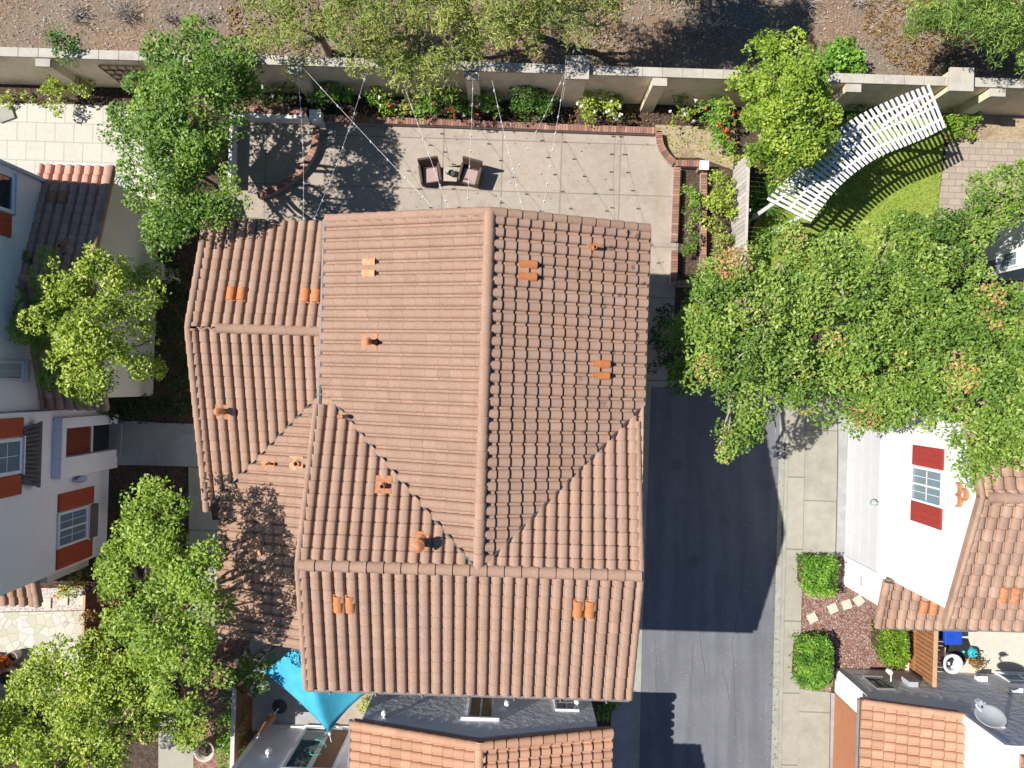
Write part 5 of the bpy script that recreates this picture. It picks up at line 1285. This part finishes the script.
# grey lounge cover on the white patio, far left
c = P(6, 114, .05); tag(MB().box((c.x, c.y, .07), (.52, .46, .06), .35).build('stone_tile', M['gutter_concrete'], bevel=.01), 'loose grey square slab lying on the white patio, far left', 'slab')
hs = MB(); R = random.Random(5)
c = P(119, 184, .1); hs.tube([Vector((c.x + .30*math.cos(k*.7)*(1-.01*k) , c.y + .26*math.sin(k*.7), .06+.012*k)) for k in range(26)], .018, 6)
tag(hs.build('hose_shape', M['hose_green'], smooth=True), 'green garden hose coiled beside the left house wing', 'hose')
# ================================================================== TREES
tree('broadleaf_tree', 'big deep green tree overhanging the left end of the patio', 'tree', (196, 168),
     [(185, 65, 3.2, .95), (225, 70, 3.4, .85), (160, 105, 2.6, .9), (200, 105, 4.2, 1.15), (150, 140, 2.8, .8), (225, 125, 3.8, .7), (185, 150, 4.2, 1.1), (160, 180, 3.4, .95), (210, 175, 4.2, .95), (185, 215, 4.0, .85), (222, 205, 4.3, .62), (165, 230, 3.2, .6), (128, 122, 2.2, .6), (235, 90, 3.2, .7), (200, 48, 2.8, .55)],
     'leaf_green', leaf=.105, per=6.4, cr=.36, leaves=125, seed=3, trunk_r=.15)
tree('broadleaf_tree', 'medium green tree in front of the shaded left house', 'tree', (118, 345),
     [(22, 284, 3.6, .85), (8, 308, 3.4, .6), (14, 331, 3.6, .65), (41, 311, 4.0, .8), (61, 286, 4.2, .85), (56, 331, 4.2, .95), (96, 281, 4.4, .85), (96, 326, 4.8, 1.0), (131, 306, 4.2, .85), (136, 346, 4.0, .75), (101, 366, 4.3, .8), (66, 361, 3.9, .65), (16, 296, 3.4, .5), (136, 281, 3.6, .5), (151, 371, 3.2, .35), (86, 386, 3.6, .4)],
     'leaf_lime', leaf=.10, per=6.6, cr=.32, leaves=110, seed=5, trunk_r=.13)
tree('broadleaf_tree', 'tall light green tree throwing dappled shade on the lower roof', 'tree', (178, 600),
     [(150, 505, 4.6, .62), (165, 530, 5.4, .85), (130, 550, 4.4, .75), (185, 560, 5.8, .85), (150, 580, 5.6, .9), (195, 600, 5.6, .85), (160, 620, 5.2, .95), (125, 600, 4.2, .7), (190, 640, 5.0, .85), (205, 665, 4.4, .75), (155, 485, 3.6, .35), (200, 575, 6.2, .6), (185, 690, 4.0, .75), (170, 650, 4.6, .8)],
     'leaf_fresh', leaf=.10, per=7, cr=.32, leaves=110, seed=8, trunk_r=.13)
tree('broadleaf_tree', 'spreading yellow-green tree covering the bottom left corner', 'tree', (90, 735),
     [(120, 655, 3.2, .85), (85, 670, 3.2, .9), (140, 690, 3.4, .9), (50, 690, 3.0, .9), (100, 710, 3.6, .95), (20, 720, 3.0, .95), (60, 740, 3.4, .95), (15, 760, 3.0, .95), (90, 760, 3.2, .8), (55, 650, 2.6, .35), (40, 668, 2.4, .45), (150, 655, 3.2, .8), (115, 750, 2.8, .55), (195, 725, 2.6, .5), (160, 715, 2.8, .55)],
     'leaf_lime', leaf=.105, per=9, cr=.34, leaves=120, seed=9, trunk_r=.13)
tree('dense_round_tree', 'dense round yellow-green tree beside the white pergola', 'tree', (800, 165),
     [(766, 70, 3.2, .75), (787, 60, 3.2, .75), (751, 100, 3.0, .75), (787, 100, 3.9, 1.05), (756, 135, 3.1, .85), (802, 125, 3.6, .95), (781, 150, 3.3, .85), (812, 95, 3.2, .65), (746, 85, 2.8, .5), (766, 165, 2.6, .5), (773, 35, 2.6, .28), (817, 140, 2.8, .4)],
     'leaf_round', leaf=.10, per=8.5, cr=.30, leaves=115, seed=12, trunk_r=.14, low=-.5, inner=.35)
rust = dict(mat='leaf_rust', leaf=.10, per=5.6, cr=.36, leaves=135, trunk_r=.17, bark='bark_pale')
tree('street_tree', 'rust-flecked street tree overhanging the lane, nearest the tiled house', 'tree', (742, 345),
     [(703, 302, 3.8, .9), (688, 325, 3.6, .7), (688, 375, 3.4, .45), (742, 270, 3.9, .8), (695, 335, 4.0, .9), (735, 300, 5.0, 1.15), (780, 262, 4.4, .9), (715, 375, 4.2, .9), (750, 345, 5.2, 1.1), (785, 310, 4.8, 1.0), (755, 395, 4.2, .85), (735, 425, 3.8, .65), (790, 370, 4.6, .9), (690, 355, 3.6, .5), (765, 425, 3.6, .45), (720, 445, 3.4, .32)], seed=21, group='street trees by the white garage', **rust)
tree('street_tree', 'rust-flecked street tree between the pergola lawn and the white garage', 'tree', (835, 330),
     [(815, 265, 4.2, .95), (846, 254, 4.2, .8), (835, 300, 5.0, 1.1), (880, 265, 4.4, .95), (820, 345, 4.8, 1.05), (865, 335, 5.2, 1.1), (850, 385, 4.6, 1.0), (815, 395, 4.0, .75), (890, 234, 4.0, .6), (880, 385, 4.6, .85), (895, 310, 4.6, .85), (850, 420, 4.0, .5)], seed=22, group='street trees by the white garage', **rust)
tree('street_tree', 'rust-flecked street tree in front of the white house, at the right edge', 'tree', (915, 345),
     [(930, 320, 5.0, 1.1), (975, 320, 5.2, 1.1), (1010, 330, 5.2, 1.0), (930, 370, 5.4, 1.1), (975, 370, 5.8, 1.15), (1015, 380, 5.6, 1.1), (915, 400, 5.0, .85), (962, 415, 5.4, .95), (1000, 425, 5.6, 1.0), (985, 455, 6.8, .6), (990, 395, 6.9, .9), (1010, 430, 7.0, .9), (1018, 385, 7.0, .9), (985, 425, 6.8, .8), (952, 352, 6.7, .7), (975, 365, 6.9, .7), (945, 425, 4.8, .4), (1020, 445, 5.6, .8), (1010, 300, 4.6, .55), (885, 408, 4.6, .55)], seed=23, group='street trees by the white garage', **rust)
tree('street_tree', 'rust-flecked street tree over the brick path and bay windows', 'tree', (960, 250),
     [(945, 215, 4.0, .75), (935, 252, 4.4, .85), (965, 235, 4.2, .65), (920, 280, 4.6, .85), (1000, 195, 4.0, .75), (1020, 205, 4.0, .75), (985, 215, 3.8, .5), (960, 270, 4.2, .55), (985, 185, 3.4, .35)], seed=24, group='street trees by the white garage', **rust)
# trees on the dirt slope beyond the wall
olive = dict(mat='leaf_olive', leaf=.14, per=6, cr=.38, leaves=105, trunk_r=.12, aspect=.22, bark='bark_pale')
tree('wispy_tree', 'wispy olive tree with orange undergrowth beyond the wall, left of centre', 'tree', (330, 55),
     [(280, 20, 2.8, .9), (310, 5, 3.2, 1.0), (345, 25, 3.2, .9), (300, 45, 2.2, .7), (335, -15, 3.4, 1.0), (265, 45, 1.8, .45), (360, 55, 2.2, .6)], seed=31, group='trees beyond the wall', **olive)
tree('wispy_tree', 'wispy olive tree hanging over the wall cap, centre', 'tree', (420, 50),
     [(395, 15, 3.4, 1.0), (430, 5, 3.8, 1.0), (405, 50, 2.8, .75), (455, 30, 3.4, .8), (430, 65, 2.6, .6), (380, 45, 2.6, .6), (410, 80, 2.4, .5), (440, -20, 3.6, 1.0), (445, 80, 2.2, .42), (388, 78, 2.2, .4), (425, 95, 2.2, .35), (455, 62, 2.6, .5)], seed=32, group='trees beyond the wall', **olive)
tree('wispy_tree', 'wispy olive tree with deep shade beside it, beyond the wall', 'tree', (535, 40),
     [(490, 10, 3.8, .95), (520, 25, 3.6, .8), (555, 10, 3.8, .95), (590, 10, 3.6, .85), (525, -15, 4.4, 1.1), (575, -20, 4.2, 1.1), (485, 40, 3.0, .5), (605, 25, 3.0, .4)], seed=33, group='trees beyond the wall', **olive)
pine = dict(mat='leaf_pine', leaf=.15, per=7, cr=.34, leaves=125, trunk_r=.14, aspect=.16, droop=.4)
tree('feathery_conifer', 'feathery green conifer in the top right corner beyond the wall', 'tree', (975, 30),
     [(930, 12, 3.0, .85), (965, 15, 3.6, 1.0), (1000, 25, 3.6, 1.0), (985, 0, 4.2, 1.1), (1020, 50, 3.0, .8), (1025, 10, 4.0, 1.0), (915, 25, 2.4, .45), (945, 32, 2.4, .5), (1030, 72, 2.4, .5), (940, -10, 3.4, .9)], seed=35, **pine)
tree('broadleaf_tree', 'unseen-topped tree whose crown edges in at the top, casting shade', 'tree', (660, -60),
     [(640, -52, 4.4, 1.3), (690, -58, 4.6, 1.3), (610, -30, 4.0, .9), (660, -42, 4.0, 1.0), (700, -35, 3.6, .8), (735, -38, 3.2, .55), (650, -20, 3.6, .8), (690, -22, 3.4, .6)], seed=36, group='trees beyond the wall', **{**olive, 'per': 10})
# ================================================================== SHRUBS
shrub('bright_shrub', 'lime shrub climbing against the wall, far upper left', 'shrub', [(62, 88, .6, .55), (50, 96, .5, .42), (85, 93, .5, .42), (62, 108, .4, .25)], 'leaf_lime', seed=41)
shrub('dark_shrub', 'dark green shrub sitting over the wall cap, upper left', 'shrub', [(62, 48, 2.2, .42), (75, 45, 2.1, .35), (55, 35, 2.2, .30), (70, 60, 1.8, .35)], 'leaf_deep', seed=42)
shrub('low_shrub', 'low yellowish weeds along the white patio edge', 'shrub', [(8, 100, .15, .25), (22, 101, .12, .22), (38, 102, .12, .2)], 'leaf_lime', seed=43)
roses = dict(group='rose bushes along the back wall')
shrub('rose_bush', 'bright rose bush with pale blooms, left of the first wall strings', 'rose bush', [(330, 92, .7, .5), (343, 97, .6, .42), (320, 100, .5, .35)], 'leaf_hedge', seed=44, flowers=[('petal_pink', 6), ('petal_white', 3)], **roses)
shrub('rose_bush', 'pale-flowered rose bush in the shade of the big left tree', 'rose bush', [(286, 92, .6, .45), (270, 98, .6, .4)], 'leaf_deep', seed=45, flowers=[('petal_white', 7)], **roses)
shrub('rose_bush', 'thin rose bush with red blooms left of the overhanging tree', 'rose bush', [(377, 96, .6, .36), (385, 105, .5, .32), (372, 105, .4, .3)], 'leaf_bright', seed=46, flowers=[('petal_red', 5), ('petal_white', 2)], **roses)
shrub('rose_bush', 'green rose bush with red blooms below the overhanging tree', 'rose bush', [(437, 100, .7, .42), (453, 105, .6, .42), (428, 108, .5, .35), (457, 115, .4, .25)], 'leaf_hedge', seed=47, flowers=[('petal_red', 8)], **roses)
shrub('rose_bush', 'pink-flowered rose bush below the middle pilaster', 'rose bush', [(480, 103, .6, .42), (495, 108, .5, .36), (470, 110, .5, .3)], 'leaf_hedge', seed=48, flowers=[('petal_pink', 6), ('petal_red', 4), ('petal_white', 3)], **roses)
shrub('round_shrub', 'dense dark green round shrub left of the capped pier', 'shrub', [(531, 100, .75, .62), (545, 108, .6, .5), (520, 110, .5, .42)], 'leaf_deep', seed=49)
shrub('rose_bush', 'rose bush covered in white blooms right of the capped pier', 'rose bush', [(598, 100, .7, .5), (612, 106, .6, .46), (588, 108, .5, .4)], 'leaf_lime', seed=50, flowers=[('petal_white', 20)], **roses)
shrub('rose_bush', 'white rose bush against the wall near the sandy corner bed', 'rose bush', [(684, 103, .6, .36), (677, 118, .4, .34), (690, 114, .5, .28)], 'leaf_lime', seed=51, flowers=[('petal_white', 10)], **roses)
shrub('rose_bush', 'red-flowered rose bush between the sandy bed and the round tree', 'rose bush', [(712, 108, .6, .42), (722, 120, .6, .42), (715, 138, .5, .36), (728, 148, .5, .32)], 'leaf_hedge', seed=52, flowers=[('petal_red', 12)], **roses)
shrub('low_shrub', 'low dull green ground shrub behind the brick edging', 'shrub', [(405, 108, .25, .3), (418, 110, .25, .3), (395, 112, .22, .26)], 'leaf_olive', seed=53)
shrub('planter_shrub', 'yellow-green shrub in the right planter by the grey fence', 'shrub', [(720, 183, .6, .42), (717, 200, .7, .5), (725, 213, .6, .4), (712, 222, .5, .3)], 'leaf_lime', seed=54)
shrub('planter_shrub', 'pale leafy shrub filling the narrow brick planter', 'shrub', [(692, 195, .4, .3), (690, 215, .5, .34), (693, 235, .45, .3), (690, 252, .4, .24), (697, 205, .45, .3)], 'leaf_green', seed=55)
shrub('planter_shrub', 'greyish shrub at the lower end of the grey board fence', 'shrub', [(718, 243, .5, .36), (722, 258, .5, .34), (715, 270, .4, .25), (728, 236, .4, .26)], 'leaf_olive', seed=56)
g_ = np.random.default_rng(5)
def tuft(name, label, x, y, n, h, mat, seed, cat='grass clump'):
    c = P(x, y, 0); r_ = thing(name, label, cat, (c.x, c.y, 0)); R = random.Random(seed); mb = MB()
    for k in range(n):
        an = R.uniform(0, 6.28); l_ = h*R.uniform(.6, 1.1); d = Vector((math.cos(an), math.sin(an), 0)); s = Vector((-d.y, d.x, 0))*.018
        pts = [c + d*.05, c + d*l_*.45 + Vector((0, 0, l_*.55)), c + d*l_*.95 + Vector((0, 0, l_*.42))]
        mb.add([pts[0]-s, pts[0]+s, pts[1]+s*.8, pts[1]-s*.8, pts[2]], [(0, 1, 2, 3), (3, 2, 4)], R.uniform(.1, .9))
    mb.build('blade', M[mat], r_)
tuft('strappy_plant', 'strappy dark plant in the shade behind the grey board fence', 758, 205, 130, 1.0, 'leaf_deep', 3, 'plant')
shrub('spreading_shrub', 'bright green spreading shrub below the right end of the pergola', 'shrub', [(957, 122, .35, .4), (968, 120, .3, .36), (948, 128, .3, .36), (962, 132, .25, .3), (945, 117, .3, .3)], 'leaf_bright', seed=57)
shrub('bushy_shrub', 'dark green bush beyond the wall, right of the round tree', 'shrub', [(838, 58, .9, .6), (852, 66, .7, .45), (825, 62, .8, .5), (845, 48, .8, .35)], 'leaf_hedge', seed=58, leaf=.11)
shrub('low_shrub', 'low green shrub at the wall foot behind the pergola', 'shrub', [(860, 113, .35, .3), (850, 116, .3, .26), (875, 112, .3, .26)], 'leaf_green', seed=59)
shrub('white_rose_shrub', 'white-flowered bush beside the blue shade sail', 'rose bush', [(238, 672, .9, .55), (252, 665, 1.0, .5), (256, 684, .9, .36), (262, 657, .8, .3), (228, 690, .7, .3)], 'leaf_green', seed=60, flowers=[('petal_white', 22)], fl=.12)
shrub('leafy_bush', 'deep green bush on the red bark bed near the cream urn', 'shrub', [(232, 725, .8, .55), (236, 745, .8, .55), (228, 760, .7, .5), (240, 710, .7, .36)], 'leaf_hedge', seed=61)
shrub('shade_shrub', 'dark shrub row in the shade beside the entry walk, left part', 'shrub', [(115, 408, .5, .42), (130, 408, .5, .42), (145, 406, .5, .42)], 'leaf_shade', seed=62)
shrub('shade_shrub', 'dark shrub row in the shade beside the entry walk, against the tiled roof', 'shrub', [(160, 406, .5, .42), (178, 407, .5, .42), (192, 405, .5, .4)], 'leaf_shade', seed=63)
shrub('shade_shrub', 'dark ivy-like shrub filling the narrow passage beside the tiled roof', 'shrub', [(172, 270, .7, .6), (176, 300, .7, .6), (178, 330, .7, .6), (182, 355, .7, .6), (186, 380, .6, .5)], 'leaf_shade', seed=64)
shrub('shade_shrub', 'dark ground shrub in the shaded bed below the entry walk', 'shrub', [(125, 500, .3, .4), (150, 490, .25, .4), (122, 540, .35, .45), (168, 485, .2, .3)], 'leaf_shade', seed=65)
shrub('flower_shrub', 'orange and yellow flowering shrub at the end of the low left roof', 'shrub', [(62, 590, .35, .26), (74, 586, .35, .3), (80, 578, .3, .22)], 'leaf_lime', seed=66, flowers=[('petal_orange', 14)], fl=.08)
shrub('tan_shrub', 'tan dry-leaved shrub leaning over the dark brown fence', 'shrub', [(108, 600, 1.4, .35), (95, 612, 1.5, .28), (112, 620, 1.3, .3), (118, 588, 1.3, .26)], 'leaf_tan', seed=67)
shrub('round_shrub', 'small dark round shrub at the lower right corner of the tiled house', 'shrub', [(607, 707, .4, .30), (600, 711, .35, .24), (614, 704, .35, .22)], 'leaf_hedge', seed=68)
shrub('low_shrub', 'little yellow shrub at the foot of the south wall by the sail', 'shrub', [(367, 699, .35, .2), (365, 706, .3, .16)], 'leaf_lime', seed=69)
shrub('low_shrub', 'sparse creeping plant at the corner of the sandy bed', 'shrub', [(737, 160, .3, .26), (742, 168, .3, .24)], 'leaf_olive', seed=70)
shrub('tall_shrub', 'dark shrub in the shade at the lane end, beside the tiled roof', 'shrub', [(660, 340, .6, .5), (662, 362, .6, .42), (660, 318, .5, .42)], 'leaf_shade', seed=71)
hedge('box_hedge', 'clipped green box hedge in the mulch, next to the white garage corner', [(803, 557), (837, 557), (840, 570), (836, 596), (818, 598), (803, 588)], .75, 'leaf_hedge', 1, 'clipped box hedges by the sidewalk')
hedge('box_hedge', 'clipped green box hedge in the mulch, next to the orange garage', [(800, 640), (826, 637), (835, 650), (832, 686), (816, 692), (797, 684)], .75, 'leaf_hedge', 2, 'clipped box hedges by the sidewalk')
hedge('box_hedge', 'tall lime green hedge beside the orange board fence', [(882, 624), (909, 624), (911, 664), (905, 671), (889, 666), (882, 652)], .85, 'leaf_bright', 3)

# ================================================================== GROUND COVER
def lawn_blades():
    g = np.random.default_rng(9); n = 26000
    p = [P(x, y) for x, y in [(742, 300), (752, 230), (765, 195), (815, 160), (842, 118), (930, 118), (944, 140), (936, 225), (925, 330)]]
    x = g.uniform(7.3, 14.3, n); y = g.uniform(1.6, 8.7, n); ins = np.zeros(n, bool)
    for i in range(len(p)):
        a, b = p[i], p[(i+1) % len(p)]; c = ((a.y > y) != (b.y > y)) & (x < (b.x-a.x)*(y-a.y)/(b.y-a.y+1e-12)+a.x); ins ^= c
    C = np.stack([x[ins], y[ins], g.uniform(.03, .06, ins.sum())], 1)
    tag(leaf_mesh('lawn_grass', C, .085, M['grass_blade'], None, 4, .16, .0), 'short bright grass of the pergola lawn', 'grass', kind='stuff')
lawn_blades()
def litter(name, label, polypx, n, size, mat, seed, z0=.02, aspect=.5, hill=False):
    g = np.random.default_rng(seed); p = [P(x, y) for x, y in polypx]
    x0, x1 = min(q.x for q in p), max(q.x for q in p); y0, y1 = min(q.y for q in p), max(q.y for q in p)
    x = g.uniform(x0, x1, n); y = g.uniform(y0, y1, n); ins = np.zeros(n, bool)
    for i in range(len(p)):
        a, b = p[i], p[(i+1) % len(p)]; c = ((a.y > y) != (b.y > y)) & (x < (b.x-a.x)*(y-a.y)/(b.y-a.y+1e-12)+a.x); ins ^= c
    x, y = x[ins], y[ins]; z = np.full(len(x), z0)
    if hill:
        a = x*HX[0]+y*HX[1]; b = x*HY[0]+y*HY[1]
        z = np.array([.10+(q-9.5)*.09+.10*mnoise.noise(Vector((w*.5, q*.5, 3)))+.05*mnoise.noise(Vector((w*1.7, q*1.7, 5))) for w, q in zip(a, b)]) + .03
    C = np.stack([x, y, z + g.uniform(0, .03, len(x))], 1)
    tag(leaf_mesh(name, C, size, M[mat], None, seed, aspect, 2.0), label, 'ground litter', kind='stuff')
litter('leaf_litter', 'fallen tan leaves and twigs on the dirt slope', [(-40, -40), (1070, -40), (1070, 85), (-40, 55)], 9000, .09, 'straw', 3, aspect=.25, hill=True)
litter('fallen_leaves', 'orange fallen leaves under the trees beyond the wall', [(230, -20), (620, -20), (620, 75), (230, 62)], 5000, .10, 'leaf_tan', 4, hill=True)
litter('fallen_leaves', 'orange-brown fallen leaves on the slope around the feathery conifer', [(850, -30), (1060, -30), (1060, 85), (905, 80), (860, 45)], 5200, .10, 'leaf_tan', 8, hill=True)
litter('bed_litter', 'dry leaves on the planting bed soil', [(240, 100), (735, 108), (735, 128), (240, 118)], 1600, .08, 'leaf_tan', 5)
litter('bed_weeds', 'low weeds and dry leaves on the sandy corner bed', [(655, 125), (735, 128), (733, 170), (700, 158), (674, 158), (662, 150)], 420, .08, 'leaf_olive', 15, z0=.03)
litter('patio_leaves', 'scattered dry leaves blown over the patio slab', [(240, 125), (650, 136), (672, 170), (670, 300), (640, 300), (640, 210), (240, 210)], 260, .06, 'leaf_tan', 11, z0=.034)
litter('lane_grit', 'pale grit and bits of leaf along the lane', [(645, 390), (782, 390), (770, 768), (636, 768)], 420, .035, 'straw', 12, z0=.004)
litter('gutter_grit', 'dry leaf bits gathered along the lane gutter by the sidewalk', [(774, 440), (784, 440), (778, 768), (768, 768)], 330, .05, 'leaf_tan', 13, z0=.015)
litter('bark_chips', 'loose bark chips on the red mulch', [(801.5, 557), (845, 557), (905, 628), (905, 668), (836, 668), (830, 692), (797.6, 688)], 3500, .05, 'straw', 6, z0=.035)
def brush(x, y, r, n, label, seed):
    c = P(x, y, 0); a = c.x*HX[0]+c.y*HX[1]; b = c.x*HY[0]+c.y*HY[1]; z = .10+(b-9.5)*.09+.05
    root = thing('dry_brush', label, 'dry brush', (c.x, c.y, z), 'dead brush on the dirt slope'); R = random.Random(seed); mb = MB()
    for k in range(n):
        an = R.uniform(0, 6.28); e = R.uniform(.2, 1.1); l_ = r*R.uniform(.5, 1.1)
        d = Vector((math.cos(an)*math.cos(e), math.sin(an)*math.cos(e), math.sin(e)))
        s = Vector((c.x+R.gauss(0, r*.3), c.y+R.gauss(0, r*.25), z)); m_ = s+d*l_*.5+Vector((R.gauss(0, .03), R.gauss(0, .03), 0)); mb.tube([s, m_, s+d*l_], [.010, .008, .004], 4, R.uniform(0, 1), cap=False)
    mb.build('twig', M['straw'], root)
for i, (x, y, r, n, la) in enumerate(((83, 21, .40, 60, 'bleached dead brush left of centre on the upper dirt slope'), (130, 20, .50, 80, 'widest bleached dead brush on the upper left dirt slope'), (175, 24, .32, 50, 'small bleached dead brush above the big left tree'), (212, 24, .28, 40, 'smallest bleached dead brush near the wispy trees'),
    (800, 12, .45, 60, 'bleached dead brush on bare dirt above the round tree'), (700, 33, .5, 60, 'bleached dead brush lying in the slope shade'), (850, 10, .3, 35, 'sparse dead brush on orange litter near the top edge'), (783, 45, .28, 35, 'little dead brush by the tip of the round tree'))):
    brush(x, y, r, n, la, i+1)

# ================================================================== CAMERA, SUN, SKY
cam = bpy.data.cameras.new('camera'); co = bpy.data.objects.new('camera', cam); COL.objects.link(co)
co.location = (0, 0, H); co.rotation_euler = (0, 0, 0); cam.sensor_fit = 'HORIZONTAL'; cam.sensor_width = 36; cam.lens = 36*F/1024; cam.clip_end = 500
sc.camera = co
SUN_AZ = math.radians(4.6)               # shadows fall this much below the picture's horizontal
sun_dir = Vector((-math.cos(SUN_AZ)*math.cos(SUN_EL), math.sin(SUN_AZ)*math.cos(SUN_EL), math.sin(SUN_EL)))   # towards the sun
sd = bpy.data.lights.new('sun', 'SUN'); sd.energy = 5.0; sd.angle = math.radians(.53); sd.color = (1.0, .945, .87)
so = bpy.data.objects.new('sun', sd); COL.objects.link(so); so.rotation_euler = sun_dir.to_track_quat('Z', 'Y').to_euler(); so.location = (-20, 0, 30)
w = bpy.data.worlds.new('World'); sc.world = w; w.use_nodes = True; nt = w.node_tree
bg = nt.nodes['Background']; sk = nt.nodes.new('ShaderNodeTexSky'); sk.sky_type = 'NISHITA'; sk.sun_disc = False
sk.sun_elevation = SUN_EL; sk.sun_rotation = math.atan2(sun_dir.x, sun_dir.y); sk.air_density = 1.0; sk.dust_density = .6; sk.ozone_density = 3.0
hs_ = nt.nodes.new('ShaderNodeHueSaturation'); hs_.inputs['Saturation'].default_value = 1.3; nt.links.new(sk.outputs[0], hs_.inputs['Color']); nt.links.new(hs_.outputs[0], bg.inputs[0]); bg.inputs[1].default_value = .062
vs_ = sc.view_settings; vs_.view_transform = 'Standard'; vs_.look = 'None'; vs_.exposure = .55; vs_.gamma = 1.0; vs_.use_curve_mapping = False
sc.cycles.max_bounces = 6; sc.cycles.diffuse_bounces = 3; sc.cycles.glossy_bounces = 2; sc.cycles.transmission_bounces = 3; sc.cycles.caustics_reflective = False
